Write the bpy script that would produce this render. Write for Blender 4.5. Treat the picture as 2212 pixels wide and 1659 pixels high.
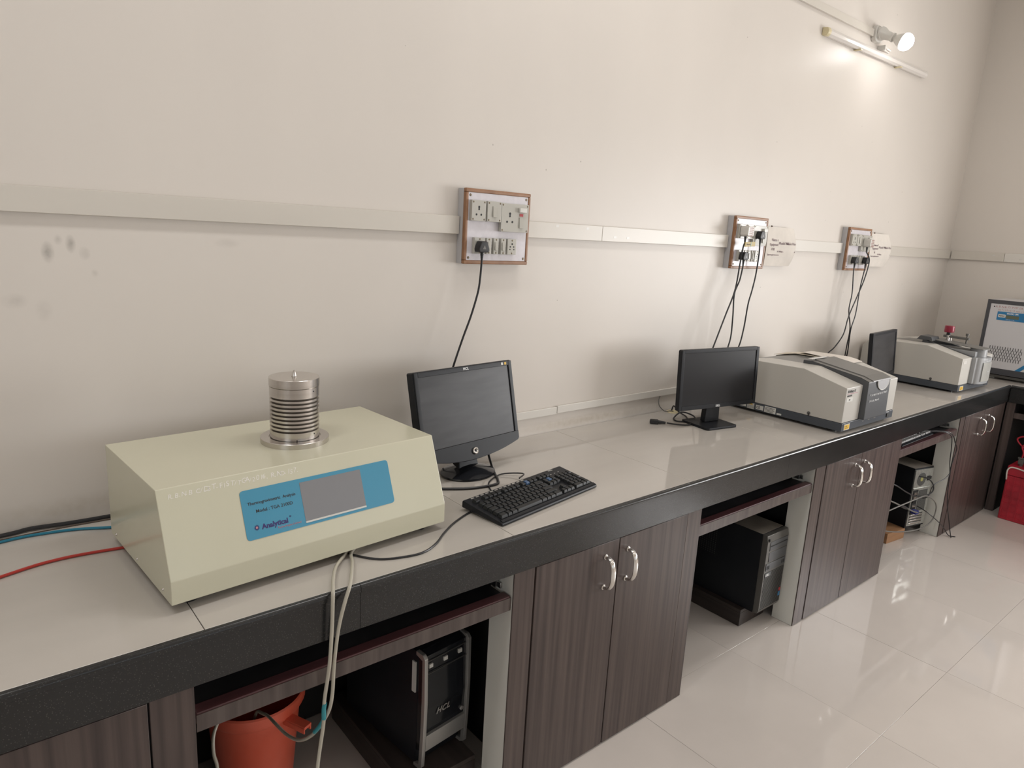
import bpy, bmesh, math, random
from mathutils import Vector, Matrix
random.seed(7)
PI = math.pi
scene = bpy.context.scene
for o in list(bpy.data.objects): bpy.data.objects.remove(o, do_unlink=True)
COL = scene.collection

# ------------------------------------------------------------------ camera
cam_d = bpy.data.cameras.new('camera'); cam = bpy.data.objects.new('camera', cam_d); COL.objects.link(cam)
_r = Vector((0.77168958, -0.63367078, 0.05437404)); _d = Vector((-0.09565248, -0.20015639, -0.9750836)); _f = Vector((0.62876529, 0.74726084, -0.21507078))
M = Matrix.Identity(4)
for i in range(3):
    M[i][0] = _r[i]; M[i][1] = -_d[i]; M[i][2] = -_f[i]
M.translation = Vector((0.0, -2.0, 1.66937))
cam.matrix_world = M
cam_d.sensor_fit = 'HORIZONTAL'; cam_d.sensor_width = 36.0; cam_d.lens = 1487.8 * 36.0 / 2212.0
cam_d.clip_start = 0.02; cam_d.clip_end = 100
scene.camera = cam

# ------------------------------------------------------------------ light
scene.view_settings.view_transform = 'Standard'; scene.view_settings.look = 'None'
scene.view_settings.gamma = 1.0; scene.view_settings.use_curve_mapping = False
scene.view_settings.exposure = 0.09
W = bpy.data.worlds.new('world'); scene.world = W; W.use_nodes = True
W.node_tree.nodes['Background'].inputs['Color'].default_value = (0.80, 0.90, 1.0, 1)
W.node_tree.nodes['Background'].inputs['Strength'].default_value = 1.0
XE = 5.935      # end wall
YF = -5.2       # wall behind the camera
XL = -3.2       # wall on the left
ZC = 3.75       # ceiling
def area(name, loc, rot, sx, sy, power, col):
    l = bpy.data.lights.new(name, 'AREA'); l.shape = 'RECTANGLE'; l.size = sx; l.size_y = sy; l.energy = power; l.color = col
    o = bpy.data.objects.new(name, l); COL.objects.link(o); o.location = loc; o.rotation_euler = rot
    return o
# daylight entering through the windows (end wall, and the wall behind the camera)
WIN_E = (-4.3, -1.75, 0.95, 2.1)       # y0,y1,z0,z1 of the end-wall window
WIN_F = [(0.2, 2.3, 0.95, 2.45), (3.2, 5.2, 0.95, 2.45)]   # x0,x1,z0,z1 of the windows behind the camera
area('window_daylight_end', (XE + 0.05, (WIN_E[0] + WIN_E[1]) / 2, (WIN_E[2] + WIN_E[3]) / 2), (0, PI / 2, 0), WIN_E[3] - WIN_E[2], WIN_E[1] - WIN_E[0], 125, (1.0, 0.985, 0.975))
FILL_WIN_L = (-4.6, -2.0, 0.9, 2.5)          # unseen window added in the left wall as fill light
area('window_daylight_left', (XL - 0.05, (FILL_WIN_L[0] + FILL_WIN_L[1]) / 2, (FILL_WIN_L[2] + FILL_WIN_L[3]) / 2), (0, -PI / 2, 0), FILL_WIN_L[3] - FILL_WIN_L[2], FILL_WIN_L[1] - FILL_WIN_L[0], 13, (1.0, 0.985, 0.975))
for i, w in enumerate(WIN_F):
    area('window_daylight_front', ((w[0] + w[1]) / 2, YF - 0.05, (w[2] + w[3]) / 2), (PI / 2, 0, 0), w[1] - w[0], w[3] - w[2], (1.5, 4)[i], (1.0, 0.985, 0.975))

# unseen overhead fill lights added for brightness (built further down as ceiling_fill, same positions)
CEIL_FILL = [(x, y) for x in (-0.6, 1.7, 4.0) for y in (-1.0, -2.9)]
for (x, y) in CEIL_FILL:
    area('ceiling_panel_light', (x, y, ZC - 0.045), (0, 0, 0), 1.1, 0.28, {-0.6: 17, 1.7: 14, 4.0: 4}[x] if y > -2 else {-0.6: 1, 1.7: 3, 4.0: 9}[x], (1.0, 0.99, 0.975))

# ------------------------------------------------------------------ materials
def lin(c):
    return tuple(((v / 255) / 12.92 if v / 255 <= 0.04045 else ((v / 255 + 0.055) / 1.055) ** 2.4) for v in c)
MATS = {}
def mat(name, col, rough=0.5, metal=0.0, spec=0.5, var=0.0, scale=(4, 4, 4), detail=4, bump=0.0, bscale=120, coat=0.0, emit=0, trans=0.0, alpha=None, col2=None, rvar=0.0):
    """Principled material; colours are linear albedo. var / col2: noise mottling in object space."""
    if name in MATS: return MATS[name]
    m = bpy.data.materials.new(name); m.use_nodes = True
    nt = m.node_tree; b = nt.nodes['Principled BSDF']
    b.inputs['Base Color'].default_value = (*col, 1); b.inputs['Roughness'].default_value = rough
    b.inputs['Metallic'].default_value = metal; b.inputs['Specular IOR Level'].default_value = spec
    if coat: b.inputs['Coat Weight'].default_value = coat; b.inputs['Coat Roughness'].default_value = 0.08
    if trans: b.inputs['Transmission Weight'].default_value = trans; b.inputs['IOR'].default_value = 1.4
    if emit: b.inputs['Emission Color'].default_value = (*col, 1); b.inputs['Emission Strength'].default_value = emit
    tc = nt.nodes.new('ShaderNodeTexCoord')
    if var or col2 or rvar:
        mp = nt.nodes.new('ShaderNodeMapping'); mp.inputs['Scale'].default_value = scale
        nz = nt.nodes.new('ShaderNodeTexNoise'); nz.inputs['Scale'].default_value = 1; nz.inputs['Detail'].default_value = detail
        cr = nt.nodes.new('ShaderNodeValToRGB')
        c2 = col2 if col2 else tuple(min(1, v * (1 + var)) for v in col)
        c1 = col if col2 else tuple(v * (1 - var) for v in col)
        cr.color_ramp.elements[0].position = 0.3; cr.color_ramp.elements[1].position = 0.7
        cr.color_ramp.elements[0].color = (*c1, 1); cr.color_ramp.elements[1].color = (*c2, 1)
        nt.links.new(tc.outputs['Object'], mp.inputs['Vector']); nt.links.new(mp.outputs[0], nz.inputs['Vector'])
        nt.links.new(nz.outputs[0], cr.inputs[0]); nt.links.new(cr.outputs[0], b.inputs['Base Color'])
        if rvar:
            mr = nt.nodes.new('ShaderNodeMapRange'); mr.inputs[3].default_value = max(0.02, rough - rvar); mr.inputs[4].default_value = rough + rvar
            nt.links.new(nz.outputs[0], mr.inputs[0]); nt.links.new(mr.outputs[0], b.inputs['Roughness'])
    if bump:
        nb = nt.nodes.new('ShaderNodeTexNoise'); nb.inputs['Scale'].default_value = bscale; nb.inputs['Detail'].default_value = 3
        bp = nt.nodes.new('ShaderNodeBump'); bp.inputs['Strength'].default_value = bump; bp.inputs['Distance'].default_value = 0.002
        nt.links.new(tc.outputs['Object'], nb.inputs['Vector']); nt.links.new(nb.outputs[0], bp.inputs['Height']); nt.links.new(bp.outputs[0], b.inputs['Normal'])
    MATS[name] = m
    return m

def wall_material(name, smudges=()):
    m = mat(name, (0.66, 0.612, 0.56), 0.40, spec=0.35, var=0.035, scale=(1.3, 1.3, 0.7), detail=5, bump=0.05, bscale=60)
    nt = m.node_tree; b = nt.nodes['Principled BSDF']
    src = b.inputs['Base Color'].links[0].from_socket
    tc = nt.nodes.new('ShaderNodeTexCoord')
    # small specks and pinholes of the old paint
    vor = nt.nodes.new('ShaderNodeTexVoronoi'); vor.inputs['Scale'].default_value = 7.5
    nt.links.new(tc.outputs['Object'], vor.inputs['Vector'])
    lt = nt.nodes.new('ShaderNodeMath'); lt.operation = 'LESS_THAN'; lt.inputs[1].default_value = 0.022
    nt.links.new(vor.outputs['Distance'], lt.inputs[0])
    mx = nt.nodes.new('ShaderNodeMixRGB'); mx.inputs['Color2'].default_value = (0.22, 0.19, 0.16, 1)
    ml = nt.nodes.new('ShaderNodeMath'); ml.operation = 'MULTIPLY'; ml.inputs[1].default_value = 0.55
    nt.links.new(lt.outputs[0], ml.inputs[0]); nt.links.new(ml.outputs[0], mx.inputs['Fac']); nt.links.new(src, mx.inputs['Color1'])
    src = mx.outputs[0]
    for (x, z, rx, rz, k, dcol) in smudges:          # grime marks, each an ellipse broken up by noise
        mp = nt.nodes.new('ShaderNodeMapping'); mp.vector_type = 'TEXTURE'
        mp.inputs['Location'].default_value = (x, 0, z); mp.inputs['Scale'].default_value = (rx, 1000, rz)
        nt.links.new(tc.outputs['Object'], mp.inputs['Vector'])
        ln = nt.nodes.new('ShaderNodeVectorMath'); ln.operation = 'LENGTH'; nt.links.new(mp.outputs[0], ln.inputs[0])
        mr = nt.nodes.new('ShaderNodeMapRange'); mr.inputs[1].default_value = 0.2; mr.inputs[2].default_value = 1.0; mr.inputs[3].default_value = 1.0; mr.inputs[4].default_value = 0.0
        nt.links.new(ln.outputs['Value'], mr.inputs[0])
        nz = nt.nodes.new('ShaderNodeTexNoise'); nz.inputs['Scale'].default_value = 45; nz.inputs['Detail'].default_value = 6
        nt.links.new(tc.outputs['Object'], nz.inputs['Vector'])
        mu = nt.nodes.new('ShaderNodeMath'); mu.operation = 'MULTIPLY'; nt.links.new(mr.outputs[0], mu.inputs[0]); nt.links.new(nz.outputs[0], mu.inputs[1])
        mk = nt.nodes.new('ShaderNodeMath'); mk.operation = 'MULTIPLY'; mk.inputs[1].default_value = k; nt.links.new(mu.outputs[0], mk.inputs[0])
        m2 = nt.nodes.new('ShaderNodeMixRGB'); m2.inputs['Color2'].default_value = (*dcol, 1)
        nt.links.new(mk.outputs[0], m2.inputs['Fac']); nt.links.new(src, m2.inputs['Color1']); src = m2.outputs[0]
    nt.links.new(src, b.inputs['Base Color'])
    return m

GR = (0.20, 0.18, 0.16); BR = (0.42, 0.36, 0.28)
M_WALL = wall_material('wall_paint_back', [(0.209, 1.562, 0.015, 0.028, .95, GR), (0.257, 1.583, 0.012, 0.024, 0.9, GR), (0.232, 1.592, 0.010, 0.014, 0.4, GR), (0.285, 1.561, 0.014, 0.018, 0.45, GR),
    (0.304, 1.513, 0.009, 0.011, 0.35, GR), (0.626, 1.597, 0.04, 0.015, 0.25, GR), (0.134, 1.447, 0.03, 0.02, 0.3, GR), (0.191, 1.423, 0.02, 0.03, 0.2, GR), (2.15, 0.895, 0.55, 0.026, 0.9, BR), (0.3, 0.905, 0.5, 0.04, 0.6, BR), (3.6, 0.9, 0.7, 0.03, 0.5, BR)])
M_WALLE = wall_material('wall_paint')
M_CEIL = mat('ceiling_paint', (0.72, 0.68, 0.63), 0.8)
M_FTILE = mat('floor_tile_vitrified', (0.61, 0.555, 0.51), 0.06, spec=0.6, var=0.05, scale=(2.2, 2.2, 2.2), detail=6, rvar=0.03)
M_GROUT = mat('grout', (0.40, 0.355, 0.31), 0.8)
M_CTILE = mat('worktop_tile_ivory', (0.49, 0.455, 0.415), 0.07, spec=0.55, var=0.06, scale=(1.2, 5, 3), detail=6, rvar=0.03)
M_GRAN = None
def granite():
    m = mat('black_granite', (0.018, 0.018, 0.018), 0.22, spec=0.5, rvar=0.06, scale=(9, 9, 9), var=0.2)
    nt = m.node_tree; b = nt.nodes['Principled BSDF']
    tc = nt.nodes.new('ShaderNodeTexCoord'); v = nt.nodes.new('ShaderNodeTexVoronoi'); v.inputs['Scale'].default_value = 230
    nt.links.new(tc.outputs['Object'], v.inputs['Vector'])
    cr = nt.nodes.new('ShaderNodeValToRGB'); cr.color_ramp.elements[0].position = 0.08; cr.color_ramp.elements[1].position = 0.26
    cr.color_ramp.elements[0].color = (0.07, 0.07, 0.065, 1); cr.color_ramp.elements[1].color = (0.016, 0.016, 0.016, 1)
    nt.links.new(v.outputs['Distance'], cr.inputs[0]); nt.links.new(cr.outputs[0], b.inputs['Base Color'])
    return m
M_GRAN = granite()
def laminate(name, dark, light, rough=0.38, sc=(58, 58, 1.3)):
    m = mat(name, dark, rough, spec=0.4, col2=light, scale=sc, detail=5)
    return m
M_WOOD = laminate('wenge_laminate', (0.048, 0.035, 0.033), (0.105, 0.078, 0.069))
M_WOODH = laminate('wenge_laminate_lip', (0.052, 0.038, 0.036), (0.12, 0.095, 0.085), 0.35, (34, 34, 2.0))
M_LIP = mat('maroon_edge_band', (0.075, 0.030, 0.032), 0.3, spec=0.5, var=0.25, scale=(3, 30, 30))
M_BOARD = mat('black_tray_laminate', (0.022, 0.021, 0.022), 0.3, var=0.3, scale=(9, 9, 9))
M_SHADE = mat('dark_interior', (0.012, 0.011, 0.011), 0.7)  # near-black: shade under the worktop put into the colour
M_WPAN = mat('white_laminate', (0.70, 0.69, 0.635), 0.4, var=0.03)
M_CHROME = mat('chrome', (0.75, 0.73, 0.70), 0.16, 1.0)
M_STEEL = mat('brushed_steel', (0.60, 0.57, 0.54), 0.24, 1.0, var=0.08, scale=(2, 2, 90))
M_STEELG = mat('steel_groove', (0.10, 0.085, 0.07), 0.5, 0.6)
M_ALU = mat('aluminium_rail', (0.55, 0.55, 0.54), 0.35, 1.0)
M_CREAM = mat('cream_powder_coat', (0.56, 0.54, 0.415), 0.20, spec=0.5, var=0.02, scale=(3, 3, 3), bump=0.03, bscale=220)
M_BLUE = mat('blue_overlay', (0.06, 0.265, 0.40), 0.22, spec=0.5)
M_GREYSCR = mat('grey_touchscreen', (0.21, 0.21, 0.22), 0.28, spec=0.5)
M_BLACK = mat('black_plastic', (0.015, 0.016, 0.019), 0.38, spec=0.2, var=0.15, scale=(6, 6, 6))
M_BLACKG = mat('black_gloss', (0.014, 0.015, 0.018), 0.12, spec=0.5)
M_SCREEN = mat('lcd_screen', (0.014, 0.014, 0.016), 0.30, spec=0.22)
def dusty_screen():
    m = mat('dusty_lcd_screen', (0.020, 0.020, 0.022), 0.34, spec=0.25, col2=(0.045, 0.044, 0.047), scale=(5, 5, 26), detail=8)
    return m
M_DUSTY = dusty_screen()
M_RUBBER = mat('black_rubber', (0.012, 0.012, 0.013), 0.45)
M_CABLE = mat('black_cable', (0.014, 0.014, 0.016), 0.38)
M_GREYCAB = mat('grey_cable', (0.17, 0.16, 0.145), 0.45)
M_WIREB = mat('brown_wire', (0.10, 0.07, 0.05), 0.5)
M_WHITE = mat('white_plastic', (0.62, 0.60, 0.56), 0.28, spec=0.5)
M_PVC = mat('pvc_casing', (0.60, 0.56, 0.50), 0.32, spec=0.45, var=0.03, scale=(1, 8, 8))
M_PVCL = mat('pvc_casing_clean', (0.68, 0.65, 0.60), 0.32, spec=0.45)
M_YPVC = mat('yellowed_plastic', (0.62, 0.54, 0.34), 0.4)
M_ACC = mat('switch_grey_white', (0.47, 0.455, 0.41), 0.18, spec=0.5)
M_PLATE = mat('white_mica_plate', (0.64, 0.61, 0.64), 0.22, spec=0.6, var=0.04, scale=(60, 60, 60))
M_FRAMEW = mat('teak_strip', (0.22, 0.105, 0.05), 0.4, col2=(0.32, 0.165, 0.085), scale=(22, 22, 22))
M_BOXSIDE = mat('board_side_grey', (0.46, 0.45, 0.46), 0.4)
M_HOLE = mat('dark_hole', (0.01, 0.01, 0.01), 0.6)
M_SCREW = mat('screw_metal', (0.16, 0.13, 0.09), 0.4, 0.8)
M_RED = mat('red_plastic', (0.42, 0.018, 0.035), 0.4, var=0.2, scale=(8, 8, 8))
M_KNOB = mat('dark_red_knob', (0.24, 0.008, 0.03), 0.3)
M_REDLED = mat('red_rocker', (0.45, 0.015, 0.02), 0.25)
M_PAPER = mat('paper', (0.68, 0.63, 0.57), 0.75, var=0.04, scale=(20, 20, 20), bump=0.2, bscale=20)
M_CARD = mat('old_cardboard', (0.66, 0.60, 0.50), 0.8, var=0.06, scale=(9, 9, 9))
M_INK = mat('black_ink', (0.03, 0.028, 0.028), 0.6)
M_INKR = mat('red_ink', (0.35, 0.10, 0.08), 0.7)
M_INKV = mat('violet_print', (0.16, 0.10, 0.12), 0.8)
M_NAVY = mat('navy_ink', (0.035, 0.02, 0.13), 0.4)
M_PINK = mat('pink_ink', (0.45, 0.20, 0.24), 0.5)
M_CHALK = mat('chalk_white', (0.74, 0.71, 0.66), 0.8)
M_WINK = mat('white_ink', (0.72, 0.72, 0.72), 0.5)
M_SLATE = mat('slate_plastic', (0.058, 0.066, 0.078), 0.38, spec=0.45)
M_FTLIGHT = mat('instrument_light_grey', (0.50, 0.48, 0.44), 0.38, spec=0.45, bump=0.03, bscale=400)
M_FTGREY = mat('instrument_mid_grey', (0.17, 0.165, 0.155), 0.38, spec=0.45)
M_FTDARK = mat('instrument_dark_grey', (0.072, 0.075, 0.08), 0.36, spec=0.45)
M_YELL = mat('warning_yellow', (0.70, 0.42, 0.03), 0.5)
M_STICK = mat('sticker', (0.60, 0.59, 0.55), 0.5)
M_SILVER = mat('silver_plastic', (0.42, 0.41, 0.39), 0.3, 0.55)
M_SCOOP = mat('satin_silver', (0.50, 0.50, 0.51), 0.3, 0.25)
M_FTCURV = mat('instrument_curved_front', (0.30, 0.305, 0.31), 0.35)
M_KEYSHEEN = mat('dusty_key', (0.30, 0.29, 0.28), 0.4)  # black keys painted paler, window sheen put into the colour
M_ORANGE = mat('orange_bucket_plastic', (0.72, 0.11, 0.055), 0.38, spec=0.45, col2=(0.78, 0.17, 0.11), scale=(7, 7, 5), detail=3)
M_HOSE = mat('clear_pvc_hose', (0.44, 0.41, 0.34), 0.2, spec=0.5, alpha=None)
M_TEAL = mat('teal_joint', (0.03, 0.26, 0.30), 0.35)
M_BLUET = mat('blue_tube', (0.01, 0.17, 0.26), 0.35)
M_REDT = mat('red_tube', (0.42, 0.03, 0.02), 0.35)
M_PLY = mat('raw_wood', (0.32, 0.16, 0.075), 0.6, col2=(0.40, 0.22, 0.11), scale=(4, 40, 40))
M_DUSTTOP = mat('dusty_case_top', (0.30, 0.265, 0.22), 0.55, col2=(0.19, 0.165, 0.14), scale=(9, 9, 9))
M_TRAYW = laminate('dark_stand_laminate', (0.030, 0.023, 0.021), (0.062, 0.048, 0.042), 0.4, (30, 2, 30))
M_GUNM = mat('gunmetal', (0.13, 0.125, 0.115), 0.42, 0.4)
M_GALV = mat('galvanised_steel', (0.52, 0.53, 0.50), 0.38, 0.85, var=0.15, scale=(60, 60, 60))
M_FAN = mat('fan_mesh_grey', (0.10, 0.10, 0.095), 0.5, 0.4, var=0.5, scale=(200, 200, 200))
M_HUB = mat('olive_label', (0.33, 0.31, 0.10), 0.5)
M_VGA = mat('blue_connector', (0.02, 0.03, 0.22), 0.4)
M_BKEY = mat('blue_key', (0.035, 0.09, 0.19), 0.4)
M_KEY = mat('black_key', (0.016, 0.017, 0.018), 0.45, spec=0.3)
M_UPSW = mat('ups_white', (0.56, 0.55, 0.56), 0.4)
M_UPSG = mat('ups_dark_frame', (0.055, 0.055, 0.062), 0.42)
M_UPSB = mat('ups_blue', (0.02, 0.17, 0.36), 0.35)
M_LCD = mat('lcd_olive', (0.11, 0.12, 0.075), 0.3)
M_TAG = mat('yellow_brown_tape', (0.36, 0.25, 0.03), 0.4)
M_LED = mat('lamp_glow', (1.0, 0.98, 0.95), 0.3, emit=45.0)
M_GLASSW = mat('window_frame_white', (0.7, 0.69, 0.66), 0.4)
def glass():
    m = bpy.data.materials.new('clear_pane'); m.use_nodes = True; nt = m.node_tree
    for n in list(nt.nodes):
        if n.type != 'OUTPUT_MATERIAL': nt.nodes.remove(n)
    t = nt.nodes.new('ShaderNodeBsdfTransparent'); nt.links.new(t.outputs[0], nt.nodes['Material Output'].inputs[0])
    t.inputs[0].default_value = (0.96, 0.97, 0.97, 1)
    return m
M_GLASS = glass()
def battenglass():
    return mat('batten_diffuser', (0.70, 0.66, 0.62), 0.16, spec=0.6)
M_BATT = battenglass()

# ------------------------------------------------------------------ mesh helpers
def new(): return bmesh.new()
def bx(bm, x0, x1, y0, y1, z0, z1, bev=0.0, seg=2, m=None):
    r = bmesh.ops.create_cube(bm, size=1.0)
    T = Matrix.Translation(((x0 + x1) / 2, (y0 + y1) / 2, (z0 + z1) / 2)) @ Matrix.Diagonal((abs(x1 - x0), abs(y1 - y0), abs(z1 - z0), 1))
    bmesh.ops.transform(bm, matrix=T, verts=r['verts'])
    vs = r['verts']
    if bev > 0:
        es = list({e for v in vs for e in v.link_edges})
        rr = bmesh.ops.bevel(bm, geom=es, offset=bev, segments=seg, profile=0.5, affect='EDGES')
        vs = list({v for f in rr['faces'] for v in f.verts} | {v for v in vs if v.is_valid})
    if m is not None: bmesh.ops.transform(bm, matrix=m, verts=vs)
    return vs
def prism(bm, pts, vec, bev=0.0, seg=2):
    """closed polygon (3-D points) extruded by vec"""
    v0 = [bm.verts.new(p) for p in pts]; vec = Vector(vec)
    v1 = [bm.verts.new(Vector(p) + vec) for p in pts]
    n = len(pts); fs = [bm.faces.new(v0[::-1]), bm.faces.new(v1)]
    for i in range(n): fs.append(bm.faces.new((v0[i], v0[(i + 1) % n], v1[(i + 1) % n], v1[i])))
    bmesh.ops.recalc_face_normals(bm, faces=fs)
    if bev > 0:
        es = list({e for f in fs for e in f.edges})
        bmesh.ops.bevel(bm, geom=es, offset=bev, segments=seg, profile=0.5, affect='EDGES')
def rr2(w, h, r, n=5, cx=0, cy=0):
    """rounded rectangle outline, centred"""
    p = []
    for (sx, sy, a0) in ((1, 1, 0), (-1, 1, PI / 2), (-1, -1, PI), (1, -1, 1.5 * PI)):
        for i in range(n + 1):
            a = a0 + i / n * PI / 2
            p.append((cx + sx * (w / 2 - r) + r * math.cos(a), cy + sy * (h / 2 - r) + r * math.sin(a)))
    return p
def lathe(bm, prof, seg=32, c=(0, 0, 0), axis='z'):
    rings = []
    for (r, z) in prof:
        if r < 1e-6: ring = [bm.verts.new((0, 0, z))]
        else: ring = [bm.verts.new((r * math.cos(2 * PI * i / seg), r * math.sin(2 * PI * i / seg), z)) for i in range(seg)]
        rings.append(ring)
    fs = []
    for a, b in zip(rings[:-1], rings[1:]):
        for i in range(seg):
            j = (i + 1) % seg
            q = [a[i % len(a)], a[j % len(a)], b[j % len(b)], b[i % len(b)]]
            u = []
            for v in q:
                if v not in u: u.append(v)
            if len(u) > 2: fs.append(bm.faces.new(u))
    if len(rings[0]) > 1: fs.append(bm.faces.new(rings[0][::-1]))
    if len(rings[-1]) > 1: fs.append(bm.faces.new(rings[-1]))
    bmesh.ops.recalc_face_normals(bm, faces=fs)
    vs = [v for r in rings for v in r]
    T = Matrix.Translation(c)
    if axis == 'x': T = T @ Matrix.Rotation(PI / 2, 4, 'Y')
    if axis == 'y': T = T @ Matrix.Rotation(PI / 2, 4, 'X')     # +z -> -y
    bmesh.ops.transform(bm, matrix=T, verts=vs)
def cyl(bm, p0, p1, r0, r1=None, seg=16):
    r1 = r0 if r1 is None else r1
    p0 = Vector(p0); p1 = Vector(p1); d = p1 - p0
    q = d.to_track_quat('Z', 'Y').to_matrix().to_4x4()
    a = []; b = []
    for i in range(seg):
        t = 2 * PI * i / seg
        a.append(bm.verts.new(p0 + q @ Vector((r0 * math.cos(t), r0 * math.sin(t), 0))))
        b.append(bm.verts.new(p1 + q @ Vector((r1 * math.cos(t), r1 * math.sin(t), 0))))
    fs = [bm.faces.new(a[::-1]), bm.faces.new(b)]
    for i in range(seg): fs.append(bm.faces.new((a[i], a[(i + 1) % seg], b[(i + 1) % seg], b[i])))
    bmesh.ops.recalc_face_normals(bm, faces=fs)
def smooth_path(pts, n=8):
    P = [Vector(p) for p in pts]
    if len(P) < 3: return P
    P = [P[0] * 2 - P[1]] + P + [P[-1] * 2 - P[-2]]
    out = []
    for i in range(1, len(P) - 2):
        a, b, c, d = P[i - 1:i + 3]
        for k in range(n):
            t = k / n
            out.append(0.5 * ((2 * b) + (c - a) * t + (2 * a - 5 * b + 4 * c - d) * t * t + (3 * b - a - 3 * c + d) * t ** 3))
    out.append(P[-2])
    return out
def tube(bm, pts, r, seg=8, n=8, smooth=True, flat=None):
    P = smooth_path(pts, n) if smooth else [Vector(p) for p in pts]
    rings = []; up = None
    for i, p in enumerate(P):
        d = (P[min(i + 1, len(P) - 1)] - P[max(i - 1, 0)]).normalized()
        if up is None:
            up = Vector((0, 0, 1)) if abs(d.z) < 0.9 else Vector((1, 0, 0))
        s = d.cross(up).normalized(); up = s.cross(d).normalized()
        rr = r(i / (len(P) - 1)) if callable(r) else r
        fx, fy = flat if flat else (1, 1)
        rings.append([bm.verts.new(p + s * rr * fx * math.cos(2 * PI * k / seg) + up * rr * fy * math.sin(2 * PI * k / seg)) for k in range(seg)])
    fs = []
    for a, b in zip(rings[:-1], rings[1:]):
        for k in range(seg): fs.append(bm.faces.new((a[k], a[(k + 1) % seg], b[(k + 1) % seg], b[k])))
    fs += [bm.faces.new(rings[0][::-1]), bm.faces.new(rings[-1])]
    bmesh.ops.recalc_face_normals(bm, faces=fs)
def tmesh(text, size, bold=0.0, shear=0.0, spacing=1.0, align='LEFT', thick=0.0002, jitter=0.0):
    """lettering mesh in the XY plane"""
    cu = bpy.data.curves.new('t', 'FONT'); cu.body = text; cu.size = size; cu.offset = bold; cu.shear = shear
    cu.space_character = spacing; cu.align_x = align; cu.extrude = thick; cu.resolution_u = 3
    o = bpy.data.objects.new('t', cu); COL.objects.link(o)
    dg = bpy.context.evaluated_depsgraph_get(); me = bpy.data.meshes.new_from_object(o.evaluated_get(dg))
    bpy.data.objects.remove(o, do_unlink=True); bpy.data.curves.remove(cu)
    me.materials.clear()
    return me

def finish(o, m, parent, smooth):
    o.data.materials.append(m)
    if smooth:
        for p in o.data.polygons: p.use_smooth = True
        try: o.data.set_sharp_from_angle(angle=math.radians(38))
        except Exception: pass
        wn = o.modifiers.new('weighted_normals', 'WEIGHTED_NORMAL'); wn.keep_sharp = True; wn.weight = 90
    COL.objects.link(o)
    if parent: o.parent = parent
    return o
def ob(name, bm, m, parent=None, smooth=True, loc=None, rot=None):
    me = bpy.data.meshes.new(name); bm.to_mesh(me); bm.free()
    o = finish(bpy.data.objects.new(name, me), m, parent, smooth)
    if loc: o.location = loc
    if rot: o.rotation_euler = rot
    return o
def inst(name, me, parent, loc, rot=None, m=None, scale=None):
    o = bpy.data.objects.new(name, me); COL.objects.link(o)
    if parent: o.parent = parent
    o.location = loc
    if rot: o.rotation_euler = rot
    if scale: o.scale = scale
    if m and not me.materials: me.materials.append(m)
    return o
def text(parent, s, size, matx, m, name='lettering', **k):
    """matx: 4x4 placing the XY lettering plane in the parent's space"""
    me = tmesh(s, size, **k); me.name = name; me.materials.append(m)
    o = bpy.data.objects.new(name, me); COL.objects.link(o); o.parent = parent; o.matrix_local = matx
    return o
class Hand:
    """hand-lettered line: single characters gathered into one mesh"""
    def __init__(self): self.bm = bmesh.new()
    def add(self, ch, size, mx, **k):
        me = tmesh(ch, size, **k); n = len(self.bm.verts); self.bm.from_mesh(me); self.bm.verts.ensure_lookup_table()
        bmesh.ops.transform(self.bm, matrix=mx, verts=self.bm.verts[n:]); bpy.data.meshes.remove(me)
    def done(self, parent, m): return ob('handwriting', self.bm, m, parent, False)
def frame(o, x, y):
    """4x4 with origin o, local x and y axes"""
    x = Vector(x).normalized(); z = x.cross(Vector(y)).normalized(); y = z.cross(x)
    m = Matrix.Identity(4)
    for i in range(3): m[i][0] = x[i]; m[i][1] = y[i]; m[i][2] = z[i]; m[i][3] = o[i]
    return m
def tag(o, label, cat, group=None):
    o['label'] = label; o['category'] = cat
    if group: o['group'] = group
    return o
def thing(name, label, cat, loc=(0, 0, 0), rz=0.0, group=None):
    o = bpy.data.objects.new(name, None); COL.objects.link(o); o.location = loc; o.rotation_euler = (0, 0, rz); o.empty_display_size = 0.1
    return tag(o, label, cat, group)
def struct(o): o['kind'] = 'structure'; return o
def box_ob(name, b, m, parent=None, bev=0.0, seg=2):
    bm = new(); bx(bm, *b, bev=bev, seg=seg); return ob(name, bm, m, parent)

H = 0.869; D = 0.705; YC = -0.693; FZ = 0.756

# ------------------------------------------------------------------ room shell
bm = new(); bx(bm, XL - .2, XE + .2, 0, .2, -.05, ZC); struct(ob('wall_back', bm, M_WALL, None, False))
def wall_with_holes(name, horiz, c0, c1, thick0, thick1, holes):
    """wall in plane x (horiz='y') or y (horiz='x') from c0..c1, holes = (a0,a1,z0,z1)"""
    bm = new(); hs = sorted(holes); a = c0
    def put(a0, a1, z0, z1):
        if a1 - a0 < 1e-4 or z1 - z0 < 1e-4: return
        if horiz == 'y': bx(bm, thick0, thick1, a0, a1, z0, z1)
        else: bx(bm, a0, a1, thick0, thick1, z0, z1)
    for (h0, h1, z0, z1) in hs:
        put(a, h0, -.05, ZC); put(h0, h1, -.05, z0); put(h0, h1, z1, ZC); a = h1
    put(a, c1, -.05, ZC)
    return struct(ob(name, bm, M_WALLE, None, False))
wall_with_holes('wall_end', 'y', YF, 0, XE, XE + .2, [WIN_E])
wall_with_holes('wall_front', 'x', XL - .2, XE + .2, YF - .2, YF, WIN_F)
wall_with_holes('wall_left', 'y', YF, 0, XL - .2, XL, [FILL_WIN_L])
bm = new(); bx(bm, XL - .2, XE + .2, YF - .2, .2, ZC, ZC + .15); struct(ob('ceiling', bm, M_CEIL, None, False))
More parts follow.
